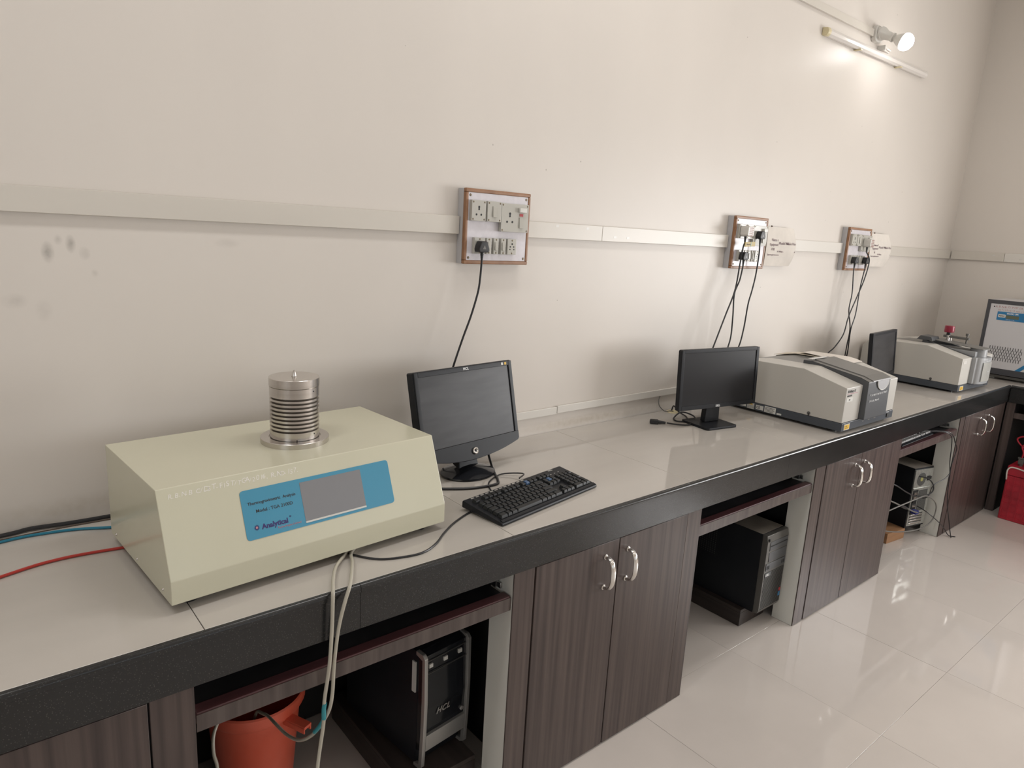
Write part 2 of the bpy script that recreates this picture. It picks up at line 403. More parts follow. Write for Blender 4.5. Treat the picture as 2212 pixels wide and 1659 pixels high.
def window(name, kind, h):
    a0, a1, z0, z1 = h
    e = bpy.data.objects.new(name, None); COL.objects.link(e); struct(e)
    n = 3; t = .045
    def put(nm, m, p0, p1, q0, q1, th=.05):
        if kind == 'left': box_ob(nm, (XL - .08 - th, XL - .08, p0, p1, q0, q1), m, e)
        elif kind == 'end': box_ob(nm, (XE + .08, XE + .08 + th, p0, p1, q0, q1), m, e)
        else: box_ob(nm, (p0, p1, YF - .08 - th, YF - .08, q0, q1), m, e)
    put('window_rail', M_GLASSW, a0, a1, z0, z0 + t); put('window_rail', M_GLASSW, a0, a1, z1 - t, z1)
    for i in range(n + 1):
        x = a0 + (a1 - a0 - t) * i / n; put('window_stile', M_GLASSW, x, x + t, z0 + t, z1 - t)
    for i in range(n):
        x0 = a0 + (a1 - a0 - t) * i / n + t; x1 = a0 + (a1 - a0 - t) * (i + 1) / n
        put('pane', M_GLASS, x0, x1, z0 + t, z1 - t, .006)
window('window_1', 'end', WIN_E)
window('window_4', 'left', FILL_WIN_L)  # unseen frame and panes around the added left fill
for i, w in enumerate(WIN_F): window('window_%d' % (i + 2), 'front', w)

# floor: slab plus single tiles
bm = new(); bx(bm, XL - .2, XE + .2, YF - .2, .2, -.12, -.0035); floor = struct(ob('floor', bm, M_GROUT, None, False))
TS = 0.6195; g = 0.0010
bm = new(); bx(bm, g / 2, TS - g / 2, g / 2, TS - g / 2, -.012, 0, bev=0.0003, seg=1)
me_tile = bpy.data.meshes.new('floor_tile'); bm.to_mesh(me_tile); bm.free(); me_tile.materials.append(M_FTILE)
X0 = 1.809 - TS * 8; Y0 = -0.634 + TS
for i in range(15):
    for j in range(9):
        x = X0 + i * TS; y = Y0 - (j + 1) * TS
        if x + TS > XE + .15 or x < XL - .2: continue
        inst('floor_tile', me_tile, floor, (x, y, random.uniform(-.0003, 0)))

# ------------------------------------------------------------------ worktop (tiles on a slab, granite edge)
wt = thing('worktop', 'long ivory tiled worktop with a black granite front edge along the wall', 'worktop', (0, 0, 0))
box_ob('slab', (-1.6, XE - .004, -D + .025, -.002, H - .06, H - .012), M_SHADE, wt)
box_ob('slab', (5.385, XE - .004, -3.0, -D + .024, H - .06, H - .012), M_SHADE, wt)
XJ = [-1.6, -1.244, -.449, .3415, 1.1365, 1.9335, 2.7285, 3.5235, 4.3185, 5.1135, XE - .004]
for a, b in zip(XJ[:-1], XJ[1:]):
    box_ob('worktop_tile', (a + .0009, b - .0009, -D + .0125, -.003, H - .012, H), M_CTILE, wt, .0008, 1)
YJ = [-D + .012, -1.45, -2.2, -3.0]
for a, b in zip(YJ[:-1], YJ[1:]):
    box_ob('worktop_tile', (5.3715, XE - .004, b + .0009, a - .0009, H - .012, H), M_CTILE, wt, .0008, 1)
def edge_profile():
    # (outward, z) cross-section: rounded nosing over a slightly recessed fascia
    p = [(-.0125, H - .0005)]
    for i in range(7):
        a = PI / 2 - i / 6 * PI / 2; p.append((-.010 + .010 * math.cos(a), H - .0105 + .010 * math.sin(a)))
    p += [(0, H - .018), (-.0035, H - .0205), (-.0035, FZ + .001), (-.0045, FZ), (-.022, FZ), (-.022, H - .0125), (-.0125, H - .0125)]
    return p
def edge_run(a, b):
    bm = new(); prism(bm, [(a + .0006, -D - o, z) for o, z in edge_profile()], (b - a - .0012, 0, 0)); return bm
for a, b in ((-1.6, .676), (.676, 2.568), (2.568, 4.46), (4.46, 5.36)):
    bm = new(); pf = edge_profile()
    prism(bm, [(a + .0006, -D - o, z) for o, z in pf], (b - a - .0012, 0, 0)); ob('granite_edge', bm, M_GRAN, wt)
bm = new(); prism(bm, [(5.36 - o, -D - .0005, z) for o, z in edge_profile()], (0, -2.29, 0)); ob('granite_edge', bm, M_GRAN, wt)

# ------------------------------------------------------------------ base cabinets
def handle(parent, x, z0=.603, z1=.705):
    bm = new(); pts = []
    for i in range(21):
        t = i / 20; a = PI * t
        pts.append((0, -.002 - .036 * math.sin(a) ** .62, z0 + (z1 - z0) * (.5 - .5 * math.copysign(abs(math.cos(a)) ** .8, math.cos(a)))))
    tube(bm, pts, lambda t: .0058 + .0018 * math.sin(PI * t), 10, 3, True, (1.25, .8))
    for z in (z0, z1): lathe(bm, [(0, 0), (.009, 0), (.009, .003), (.006, .006), (0, .006)], 14, (0, 0, z), 'y')
    return ob('handle', bm, M_CHROME, parent, True, (x, 0, 0))
def cabinet(x0, x1, doors, label, sides=(True, True)):
    """doors: list of (a,b,handle_x or None)"""
    t = thing('base_cabinet', label, 'cabinet', (x0, YC, 0), 0, 'dark base cabinets under the worktop')
    top = FZ - .001
    da, db = doors[0][0], doors[-1][1]
    if da - x0 > .02: box_ob('stile', (0, da - x0 - .002, -.002, .003, .002, top), M_WOOD, t, .001, 1)
    if x1 - db > .02: box_ob('stile', (db - x0 + .002, x1 - x0, -.002, .003, .002, top), M_WOOD, t, .001, 1)
    if sides[0]: box_ob('side_panel', (.001, .045, .0032, .10, .001, FZ - .001), M_WPAN, t)
    if sides[1]: box_ob('side_panel', (x1 - x0 - .045, x1 - x0 - .001, .0032, .10, .001, FZ - .001), M_WPAN, t)
    box_ob('inner_panel', (.11, .125, .1, .676, .001, H - .0625), M_SHADE, t)  # added near-black so the space behind the white panels reads as deep shade
    box_ob('inner_panel', (x1 - x0 - .125, x1 - x0 - .11, .1, .676, .001, H - .0625), M_SHADE, t)
    box_ob('bottom_panel', (.126, x1 - x0 - .126, .03, .68, .03, .045), M_SHADE, t)
    for (a, b, hx) in doors:
        bm = new(); bx(bm, a - x0 + .0018, b - x0 - .0018, -.0045, .0135, .006, top - .003, bev=.001, seg=1)
        d = ob('door', bm, M_WOOD, t)
        if hx is not None:
            handle(d, hx - x0).location = (hx - x0, -.0045, 0)
    return t
cabinet(-.62, .316, [(-.54, -.154, -.21), (-.154, .2325, -.10)], 'dark wood cabinet at the left end, beside the orange bucket')
cabinet(1.146, 2.008, [(1.224, 1.575, 1.513), (1.575, 1.926, 1.617)], 'dark wood two-door cabinet beneath the keyboard on the worktop')
cabinet(2.829, 3.7145, [(2.914, 3.260, 3.200), (3.260, 3.628, 3.296)], 'dark wood two-door cabinet below the nearer grey spectrometer')
cabinet(4.541, 5.352, [(4.612, 4.962, 4.885), (4.962, 5.31, 5.035)], 'dark wood two-door cabinet in the room corner, half in shadow', (True, False))
ec = thing('base_cabinet', 'dark wood cabinet post of the side run behind the red battery', 'cabinet', (5.372, -.745, 0), 0, 'dark base cabinets under the worktop')
box_ob('stile', (0, .02, 0, .0475, .001, FZ - .001), M_WOOD, ec, .001, 1)
box_ob('side_panel', (.022, .556, 0, .018, .001, H - .0625), M_SHADE, ec)  # near-black partition added for the deep shade behind the battery
box_ob('side_panel', (.0, .02, -1.55, -1.02, .001, FZ - .001), M_WOOD, ec)

# black sheets added in the knee openings, standing for the deep shade there
def knee_shade(x0, x1, label):
    o = box_ob('back_board', (x0, x1, -.014, -.002, .001, H - .0625), M_SHADE, None); tag(o, label, 'panel', 'back boards of the knee openings'); return o
knee_shade(.20, 1.26, 'black back board of the opening behind the bucket')
knee_shade(1.895, 2.94, 'black back board of the opening behind the middle computer tower')
knee_shade(3.60, 4.65, 'black back board of the opening behind the rear-facing computer tower')
o = box_ob('back_board', (XE - .016, XE - .004, -1.75, -.77, .001, H - .0625), M_SHADE, None); tag(o, 'black back board of the side run behind the red battery', 'panel', 'back boards of the knee openings')

# ------------------------------------------------------------------ keyboard trays
def tray(x0, x1, label, ylip=-.688, ydepth=.42, zl=.641, zt=.684):
    t = thing('keyboard_tray', label, 'tray', (x0, ylip, zl), 0, 'pull-out keyboard trays'); w = x1 - x0; h = zt - zl
    box_ob('board', (.004, w - .004, .02, ydepth, h - .022, h - .006), M_BOARD, t, .001, 1)
    bm = new(); bx(bm, 0, w, 0, .002, 0, h - .0045); ob('front_lip', bm, M_WOODH, t)
    bm = new(); bx(bm, 0, w, .0021, .034, h - .03, h, bev=.004); ob('edge_band', bm, M_LIP, t)
    for x in (-.004, w - .009):
        bm = new()
        bx(bm, x + .0005, x + .0125, .06, ydepth, h + .0015, h + .03); bx(bm, x + .003, x + .010, .042, .06, h + .004, h + .022, bev=.003)
        ob('slide_rail', bm, M_ALU, t)
    return t
tray(.3195, 1.1435, 'dark keyboard tray with maroon edge above the orange bucket')
tray(2.0105, 2.826, 'dark empty keyboard tray above the middle computer tower')
tray(3.717, 4.538, 'dark keyboard tray carrying the black keyboard with white keys')
et = thing('keyboard_tray', 'dark tray end of the side run, above the red battery', 'tray', (5.374, -1.70, .655), 0, 'pull-out keyboard trays')
box_ob('front_lip', (0, .02, 0, .953, 0, .035), M_WOODH, et); box_ob('board', (.0205, .4, 0, .953, .012, .028), M_BOARD, et)

# ------------------------------------------------------------------ thermogravimetric analyser
TX, TY, TA, TW, TD = .303, -.607, .073, .701, .434
zb, zk, zt, off = .890 - H, .942 - H, 1.119 - H, .067
tg = thing('thermal_analyzer', 'cream sheet-metal thermogravimetric analyser with blue panel and steel furnace on top', 'lab instrument', (TX, TY, H), TA)
bm = new()
prism(bm, [(0, 0, zb), (0, 0, zk), (0, off, zt), (0, TD, zt), (0, TD, zb)], (TW, 0, 0), .0022, 2)
ob('housing', bm, M_CREAM, tg)
SL = math.hypot(off, zt - zk)
FS = frame((0, 0, zk), (1, 0, 0), (0, off, zt - zk))       # slanted front: local u, s, outward normal
def slab_on(nm, parent, u0, u1, s0, s1, r, t0, t1, m, fr=FS):
    bm = new(); pts = rr2(u1 - u0, s1 - s0, r, 5, (u0 + u1) / 2, (s0 + s1) / 2)
    prism(bm, [fr @ Vector((p[0], p[1], t0)) for p in pts], (fr.to_3x3() @ Vector((0, 0, t1 - t0))))
    return ob(nm, bm, m, parent, False)
blue = slab_on('control_panel', tg, .165, .547, .040, .150, .008, -.001, .0009, M_BLUE)
scr = slab_on('screen', blue, .304, .465, .049, .141, .001, .0005, .0013, M_GREYSCR)
slab_on('screen_rail', blue, .304, .465, .0465, .0505, .0005, .0006, .0022, M_STICK)
def ontga(u, s, h=.0011): return FS @ Matrix.Translation((u, s, h))
text(blue, 'Thermogravimetric  Analysis', .0099, ontga(.178, .1155), M_INK, spacing=.98, bold=.00008)
text(blue, 'Model : TGA 2100D', .0104, ontga(.194, .0965), M_INK, bold=.00008)
text(blue, 'Analytical', .0158, ontga(.2015, .0585), M_NAVY, bold=.0005)
text(blue, '\u00ae', .006, ontga(.267, .069), M_NAVY)
text(blue, 'Technologies Limited', .0066, ontga(.236, .0505), M_PINK)
bm = new()
for i in range(12):
    a = 2 * PI * i / 12; r0, r1 = .003, .0068; w = .0010
    c, s = math.cos(a), math.sin(a)
    pts = [(c * r0 - s * w, s * r0 + c * w), (c * r0 + s * w, s * r0 - c * w), (c * r1, s * r1)]
    prism(bm, [ontga(.190, .0645) @ Vector((*p, 0)) for p in pts], FS.to_3x3() @ Vector((0, 0, .0003)))
ob('sun_logo', bm, M_NAVY, blue, False)
bm = new(); prism(bm, [ontga(.190, .0645) @ Vector((.0026 * math.cos(i * PI / 6), .0026 * math.sin(i * PI / 6), 0)) for i in range(12)], FS.to_3x3() @ Vector((0, 0, .0003)))
ob('sun_logo', bm, M_PINK, blue, False)
# chalk handwriting along the top of the slope
hx = .021; hand = Hand()
for ch in 'R.B.N.B C/DST-FIST/TGA/2016, R.NO-157.':
    w = {'.': .0045, ' ': .006, '/': .0068, ',': .0045, '-': .0075, 'I': .0055, '1': .006, 'N': .0095}.get(ch, .0088)
    if ch != ' ':
        hand.add(ch, .0145 * random.uniform(.9, 1.12), ontga(hx, .1665 + random.uniform(-.0012, .0012), .0001) @ Matrix.Rotation(random.uniform(-.12, .08), 4, 'Z'), shear=.15)
    hx += w
hand.done(tg, M_CHALK)
for (x, y) in ((.05, .05), (TW - .05, .05), (.05, TD - .05), (TW - .05, TD - .05)):
    bm = new(); lathe(bm, [(0, 0), (.018, 0), (.022, .006), (.020, zb + .001), (0, zb + .001)], 20, (x, y, 0)); ob('foot', bm, M_RUBBER, tg)
for (y, z) in ((.388, .904), (.224, .905), (.049, .907)):
    bm = new(); lathe(bm, [(0, .0025), (.0015, .0025), (.003, .001), (.0032, 0)], 12, (0, 0, 0), 'x'); o = ob('screw', bm, M_STEEL, tg, True, (0, y, z - H)); o.scale = (-1, 1, 1)
bm = new(); cz = zt
fz = 1.286 - 1.119
prof = [(0, 0), (.084, 0), (.084, .0125), (.083, .0135), (.0635, .0135), (.0635, .0105), (.0605, .0105), (.0605, .031)]
z = .034; n = 9; top0 = .126
pitch = (top0 - z) / n
for i in range(n):
    prof += [(.0605, z), (.0555, z + .0008), (.0555, z + .0042), (.0605, z + .005), (.0605, z + pitch)]; z += pitch
prof += [(.0605, .1445), (.0585, .1455), (.0612, .1465), (.0615, .1475), (.0615, .1665), (.0608, .1672), (0, .1672)]
lathe(bm, prof, 64, (.382, .224, zt)); fb = ob('furnace', bm, M_STEEL, tg)
z = .034
for i in range(n):
    bm = new(); lathe(bm, [(.0545, z + .0009), (.0562, z + .0009), (.0562, z + .0042), (.0545, z + .0042)], 48, (.382, .224, zt)); z += pitch
    ob('groove_ring', bm, M_STEELG, fb)
bm = new(); lathe(bm, [(0, .1672), (.0068, .1672), (.0068, .1685), (.0058, .169), (.005, .174), (.0025, .182), (0, .1835)], 18, (.382, .224, zt)); ob('top_nipple', bm, M_STEEL, fb)
for (a, zz) in ((-1.18, .137), (-1.15, .027), (-1.95, .016)):
    bm = new(); cyl(bm, (.382 + .059 * math.cos(a), .224 + .059 * math.sin(a), zt + zz), (.382 + .0612 * math.cos(a), .224 + .0612 * math.sin(a), zt + zz), .0016, seg=10)
    ob('pin_hole', bm, M_HOLE, fb)

# cables and tubes at the left of the analyser
def cable(name, pts, r, m, label, cat, group=None, seg=8):
    bm = new(); tube(bm, pts, r, seg, 6); o = ob(name, bm, m, None); return tag(o, label, cat, group)
zc = H + .0065
cable('power_cable', [(-.9, -.05, zc), (-.2, -.035, zc), (.058, -.020, zc), (.12, -.012, zc + .001), (.2, -.02, zc), (.30, -.026, zc), (.45, -.03, zc), (.6, -.04, zc)], .0055, M_CABLE, 'thick black cable along the wall behind the cream analyser', 'cable')
cable('thin_wire', [(-.9, -.075, H + .002), (.05, -.034, H + .002), (.16, -.03, H + .002), (.30, -.036, H + .002), (.6, -.05, H + .002)], .0016, M_WIREB, 'thin brown wire lying beside the thick black cable', 'wire')
cable('gas_tube', [(-.9, -.2, H + .004), (-.2, -.11, H + .004), (.056, -.053, H + .004), (.148, -.052, H + .004), (.22, -.068, H + .004), (.30, -.102, H + .004), (.42, -.12, H + .004)], .0036, M_BLUET, 'thin blue gas tube running behind the cream analyser', 'tube', 'gas tubes at the analyser')
cable('gas_tube', [(-.9, -.5, H + .004), (-.25, -.36, H + .004), (.043, -.25, H + .004), (.157, -.223, H + .004), (.281, -.235, H + .004), (.40, -.26, H + .004)], .0036, M_REDT, 'thin red gas tube running under the cream analyser', 'tube', 'gas tubes at the analyser')

# two clear hoses over the worktop edge
def hose(pts, label, jpts):
    t = thing('drain_hose', label, 'hose', (pts[0][0], pts[0][1], pts[0][2]), 0, 'clear hoses hanging over the worktop edge')
    b = Vector(pts[0]); bm = new(); tube(bm, [Vector(p) - b for p in pts], .0043, 10, 8); ob('hose', bm, M_HOSE, t)
    bm = new(); tube(bm, [Vector(p) - b for p in jpts], .0052, 10, 4); ob('joint_sleeve', bm, M_TEAL, t)
BC = (.590, -.22)      # bucket centre
hose([(.80, -.46, H + .006), (.745, -.52, H + .006), (.71, -.557, H + .006), (.657, -.616, H + .012), (.622, -.675, H + .016), (.604, -.712, H + .012), (.599, -.7215, H - .009), (.597, -.7215, .798), (.593, -.719, .716), (.590, -.712, .663), (.587, -.705, .617), (.587, -.700, .583), (.588, -.695, .540), (.582, -.690, .479), (.575, -.690, .425), (.565, -.69, .30), (.555, -.69, .15), (.53, -.67, .03), (.47, -.60, .007), (.42, -.50, .03), (.405, -.46, .15), (.411, -.452, .27), (.419, -.450, .333), (.415, -.440, .369), (.421, -.420, .399), (.437, -.400, .417), (.460, -.370, .420), (.49, -.32, .40), (.51, -.29, .34)],
     'clear hose dropping to the floor, left of the hanging pair', [(.588, -.703, .600), (.587, -.700, .583), (.588, -.697, .555)])
hose([(.80, -.50, H + .006), (.75, -.535, H + .006), (.721, -.564, H + .006), (.701, -.611, H + .011), (.674, -.662, H + .016), (.645, -.712, H + .014), (.628, -.7225, H - .016), (.616, -.722, .808), (.609, -.720, .761), (.604, -.716, .694), (.603, -.710, .623), (.599, -.700, .574), (.591, -.670, .518), (.585, -.630, .466), (.580, -.570, .416), (.577, -.500, .386), (.571, -.440, .381), (.569, -.390, .373), (.564, -.362, .366), (.56, -.33, .352), (.56, -.30, .30)],
     'clear hose looping into the orange bucket, right of the hanging pair', [(.595, -.685, .545), (.591, -.670, .518), (.587, -.648, .488)])

# ------------------------------------------------------------------ bucket
bk = thing('bucket', 'orange plastic bucket on the floor under the keyboard tray', 'bucket', (BC[0], BC[1], .0))
bm = new()
prof = [(0, .004), (.090, .004), (.097, 0), (.100, .006), (.127, .300), (.134, .303), (.142, .318), (.141, .342), (.137, .3465), (.133, .343), (.126, .31), (.096, .012), (0, .012)]
lathe(bm, prof, 48); ob('body', bm, M_ORANGE, bk)
for a in (-1.16, PI - 1.16):
    bm = new(); T = Matrix.Rotation(a, 4, 'Z')
    bx(bm, .126, .206, -.014, .014, .300, .310, bev=.003, m=T); bx(bm, .126, .204, -.014, -.010, .288, .309, bev=.001, m=T); bx(bm, .126, .204, .010, .014, .288, .309, bev=.001, m=T)
    ob('handle_lug', bm, M_ORANGE, bk)

# ------------------------------------------------------------------ monitors
def monitor_hcl():
    t = thing('monitor', 'black widescreen monitor with dusty screen and round base beside the analyser', 'monitor', (1.318, -.228, H), .124)
    tilt = .222
    # local screen frame: centre bottom of the screen
    o = Vector((-.01, -.028, .992 - H)); Zv = Vector((0, math.sin(tilt), math.cos(tilt)))
    F = frame(o, (1, 0, 0), Zv)          # u right, v up, n toward the viewer
    sw, sh = .40, .230; bz = .0175
    def P(u, v, n): return F @ Vector((u, v, n))
    # outline of the case: curved chin
    out = [(-sw / 2 - bz, sh + bz - .004), (-sw / 2 - bz + .004, sh + bz), (sw / 2 + bz - .004, sh + bz), (sw / 2 + bz, sh + bz - .004), (sw / 2 + bz, -.026)]
    for i in range(13):
        u = (sw / 2 + bz - .006) * (1 - 2 * i / 12); out.append((u, -.034 - .030 * (1 - (u / (sw / 2)) ** 2)))
    out.append((-sw / 2 - bz, -.026))
    bm = new(); prism(bm, [P(u, v, -.03) for u, v in out], F.to_3x3() @ Vector((0, 0, .03)), .002, 2); case = ob('case', bm, M_BLACK, t)
    bm = new(); prism(bm, [P(u * .9, .02 + v * .86 if v > 0 else v * .5, -.062) for u, v in out], F.to_3x3() @ Vector((0, 0, .033)), .006, 2); ob('rear_shell', bm, M_BLACK, t)
    bm = new()
    for (u0, u1, v0, v1) in ((-sw / 2 - bz + .002, -sw / 2, -.004, sh + bz - .002), (sw / 2, sw / 2 + bz - .002, -.004, sh + bz - .002), (-sw / 2, sw / 2, sh, sh + bz - .002)):
        bx(bm, u0, u1, v0, v1, -.0005, .0045, bev=.0015, m=F)
    ob('bezel', bm, M_BLACK, t)
    chin = [(sw / 2 + bz - .002, -.002), (sw / 2 + bz - .002, -.026)] + [((sw / 2 + bz - .008) * (1 - 2 * i / 12), -.033 - .029 * (1 - ((1 - 2 * i / 12)) ** 2)) for i in range(13)] + [(-sw / 2 - bz + .002, -.026), (-sw / 2 - bz + .002, -.002)]
    bm = new(); prism(bm, [P(u, v, -.0005) for u, v in chin], F.to_3x3() @ Vector((0, 0, .006)), .0015, 2); ch = ob('chin', bm, M_BLACK, t)
    bm = new(); bx(bm, -sw / 2, sw / 2, -.002, sh, -.002, .0008, m=F); ob('screen', bm, M_DUSTY, t, False)
    text(t, 'HCL', .0115, F @ Matrix.Translation((-.012, sh + .0045, .0047)), M_WINK, bold=.0004, spacing=1.15)
    for (u, m) in ((.165, M_STICK), (.181, M_YELL)):
        bm = new(); bx(bm, u, u + .009, sh + .003, sh + .012, .0045, .005, m=F); ob('sticker', bm, m, t, False)
    bm = new(); lathe(bm, [(0, .009), (.006, .009), (.0085, .0105), (.0115, .0095), (.0125, .006), (.0125, .0)], 28); bmesh.ops.transform(bm, matrix=F @ Matrix.Translation((0, -.034, .0005)), verts=bm.verts)
    ob('power_button', bm, M_CHROME, t)
    bm = new(); lathe(bm, [(.0026, .0098), (.0034, .0098), (.0034, .0106), (.0026, .0106)], 20); bx(bm, -.0004, .0004, .001, .005, .0098, .0106); bmesh.ops.transform(bm, matrix=F @ Matrix.Translation((0, -.034, .0005)), verts=bm.verts)
    ob('power_mark', bm, M_INK, t)
    bm = new(); prism(bm, [(-.045, -.005, .02), (.045, -.005, .02), (.035, .012, .10), (-.035, .012, .10)], (0, .035, .012), .004, 2); ob('neck', bm, M_BLACK, t)
    bm = new(); lathe(bm, [(0, 0), (.098, 0), (.101, .004), (.100, .008), (.085, .013), (.055, .022), (.03, .028), (0, .03)], 48); bmesh.ops.scale(bm, vec=(1.0, .82, 1), verts=bm.verts); ob('base', bm, M_BLACKG, t)
    return t
monitor_hcl()
def monitor_slim(name, label, c, yaw, tilt, w, h, base_w, base_d, base_c, logo, scr_m, neck=True):
    """c: world bottom-centre of the front face"""
    t = thing(name, label, 'monitor', (base_c[0], base_c[1], H), yaw)
    R = Matrix.Rotation(-yaw, 4, 'Z'); lo = R @ Vector((c[0] - base_c[0], c[1] - base_c[1], c[2] - H))
    F = frame(lo, (1, 0, 0), (0, math.sin(tilt), math.cos(tilt)))
    def plate(nm, pts, n0, n1, m, bev=0.0):
        bm = new(); prism(bm, [F @ Vector((p[0], p[1], n0)) for p in pts], F.to_3x3() @ Vector((0, 0, n1 - n0)), bev); return ob(nm, bm, m, t)
    plate('case', rr2(w, h, .008, 4, 0, h / 2), -.022, -.004, M_BLACK, .0015)
    plate('rear_shell', rr2(w * .62, h * .66, .02, 4, 0, h / 2), -.05, -.021, M_BLACK, .004)
    bl, bt, bb = .017, .016, .020
    bm = new()
    for (u0, u1, v0, v1) in ((-w / 2 + .0005, -w / 2 + bl, .001, h - .001), (w / 2 - bl, w / 2 - .0005, .001, h - .001), (-w / 2 + bl, w / 2 - bl, h - bt, h - .001), (-w / 2 + bl, w / 2 - bl, .001, bb)):
        bx(bm, u0, u1, v0, v1, -.005, .001, bev=.0012, m=F)
    ob('bezel', bm, M_BLACK, t)
    bm = new(); bx(bm, -w / 2 + bl, w / 2 - bl, bb, h - bt, -.006, -.0022, m=F); ob('screen', bm, scr_m, t, False)
    if logo: text(t, logo, .0125, F @ Matrix.Translation((-.017, .0055, .0012)), M_WINK, bold=.0005)
    hb = lo.z
    bm = new(); prism(bm, [(-.045, 0, .012), (.045, 0, .012), (.037, 0, hb + .08), (-.037, 0, hb + .08)], (0, .028, 0), .003); o = ob('neck', bm, M_BLACK, t); o.location = (lo.x, lo.y + .025 + .003, 0)
    bm = new(); prism(bm, [(p[0], p[1], 0) for p in rr2(base_w, base_d, .012, 4)], (0, 0, .011), .002); ob('base', bm, M_BLACK, t)
    return t
monitor_slim('monitor', 'slim black monitor with rectangular foot left of the nearer spectrometer', (2.644, -.299, .953), -.165, .054, .478, .267, .185, .165, (2.632, -.27), 'DELL', M_SCREEN)
monitor_slim('monitor', 'farthest black monitor, standing between the two grey spectrometers', (4.28, -.327, .95), .105, .089, .437, .271, .18, .16, (4.285, -.29), None, M_DUSTY)

# ------------------------------------------------------------------ keyboards
def frustum(w, d, h, ins=.0022, insf=.0032):
    bm = new(); b = [(-w / 2, -d / 2, 0), (w / 2, -d / 2, 0), (w / 2, d / 2, 0), (-w / 2, d / 2, 0)]
    tp = [(-w / 2 + ins, -d / 2 + insf, h), (w / 2 - ins, -d / 2 + insf, h), (w / 2 - ins, d / 2 - .001, h), (-w / 2 + ins, d / 2 - .001, h)]
    vb = [bm.verts.new(p) for p in b]; vt = [bm.verts.new(p) for p in tp]
    bm.faces.new(vt); bm.faces.new(vb[::-1])
    for i in range(4): bm.faces.new((vb[i], vb[(i + 1) % 4], vt[(i + 1) % 4], vt[i]))
    me = bpy.data.meshes.new('key'); bm.to_mesh(me); bm.free(); return me
KEYM = {}
def keyboard(label, loc, rz, w=.466, d=.160, mk=M_KEY, mb=M_BLACK, z0=.012, z1=.032, logo=True, blue=True, tilt_feet=True):
    t = thing('keyboard', label, 'keyboard', loc, rz)
    sl = (z1 - z0) / d
    bm = new()
    vs = [(0, 0, z0), (0, d, z1)]
    prism(bm, [(0, .0, .002), (0, .002, z0 - .001), (0, .006, z0), (0, d - .004, z1), (0, d, z1 - .003), (0, d, .010)], (w, 0, 0), .003, 2)
    ob('case', bm, mb, t)
    bm = new(); prism(bm, [(.006, .004, z0 + .0004), (.006, .012, z0 + .004), (.006, .0165, z0 + .0015)], (w - .012, 0, 0)); ob('palm_ridge', bm, mb, t)
    for x in (.05, w - .05):
        bm = new(); bx(bm, x - .012, x + .012, d - .03, d - .022, 0, .012, bev=.001); bx(bm, x - .012, x + .012, .01, .02, 0, .004); ob('foot', bm, M_RUBBER, t)
    A = math.atan(sl); u = .019
    def key(cx, cy, kw=1.0, kd=1.0, m=None):
        k = (round(kw, 2), round(kd, 2), (m or mk).name)
        if k not in KEYM:
            me = frustum(u * kw - .0018, u * kd - .0018, .0085); me.materials.append(m or mk); KEYM[k] = me
        inst('key', KEYM[k], t, (cx, cy, z0 + sl * cy + .0004), (A, 0, 0))
    mx = .016; by = .0265
    def row(y, items, x=mx):
        for it in items:
            kw, m = (it if isinstance(it, tuple) else (it, None))
            if kw > 0: key(x + kw * u / 2, y, kw, 1, m)
            x += abs(kw) * u
    row(by, [1.5, 1, 1.25, 6.0, 1.25, 1, 1.25, 1.75])
    row(by + u, [2.25] + [1] * 10 + [2.75]); row(by + 2 * u, [1.75] + [1] * 11 + [2.25])
    row(by + 3 * u, [1.5] + [1] * 12 + [1.5]); row(by + 4 * u, [1] * 13 + [2])
    B = M_BKEY if blue else None
    row(by + 5.3 * u, [1, -1, 1, 1, 1, 1, -.5, 1, 1, 1, 1, -.5, 1, (1, B), 1, 1])
    nx = mx + 15 * u + .008
    row(by, [1, 1, 1], nx); row(by + u, [-1, 1], nx)
    row(by + 3 * u, [1, 1, 1], nx); row(by + 4 * u, [1, (1, B), 1], nx); row(by + 5.3 * u, [1, 1, 1], nx)
    px = nx + 3 * u + .008
    for r in range(5):
        ks = {0: [2, 1], 1: [1, 1, 1], 2: [1, 1, 1], 3: [1, 1, 1], 4: [1, 1, 1, 1]}[r]; row(by + r * u, ks, px)
    key(px + 3.5 * u, by + .5 * u, 1, 2); key(px + 3.5 * u, by + 2.5 * u, 1, 2)
    for i in range(12):
        x = mx + .018 + i * .0205
        bm = new(); bx(bm, -.0065, .0065, -.0025, .0025, 0, .0015, bev=.0006, seg=1); o = ob('media_key', bm, M_SILVER, t, True, (x, d - .0095, z0 + sl * (d - .0095) + .0002), (A, 0, 0))
    for i in range(3):
        bm = new(); bx(bm, -.003, .003, -.001, .001, 0, .0004); ob('indicator', bm, M_STICK, t, False, (px + .008 + .02 * i, by + 5.4 * u, z0 + sl * (by + 5.4 * u)), (A, 0, 0))
    if logo: text(t, 'HCL', .010, Matrix.Translation((px + .02, d - .013, z1 - .0008)) @ Matrix.Rotation(A, 4, 'X'), M_STICK, bold=.0002, spacing=1.2)
    return t
keyboard('full-size black keyboard with two blue keys on the worktop', (1.142, -.636, H), .168)
keyboard('dusty keyboard lying on the far pull-out tray', (3.80, -.672, .6848), .02, .445, .15, M_KEYSHEEN, M_BLACK, .008, .016, False, False)
cable('keyboard_cable', [(1.40, -.40, H + .02), (1.45, -.36, H + .014), (1.40, -.31, H + .006), (1.33, -.335, H + .003), (1.29, -.385, H + .003), (1.27, -.45, H + .003), (1.27, -.50, H + .003)], .0024, M_CABLE, 'thin black cable looping from the back of the keyboard with blue keys', 'cable')
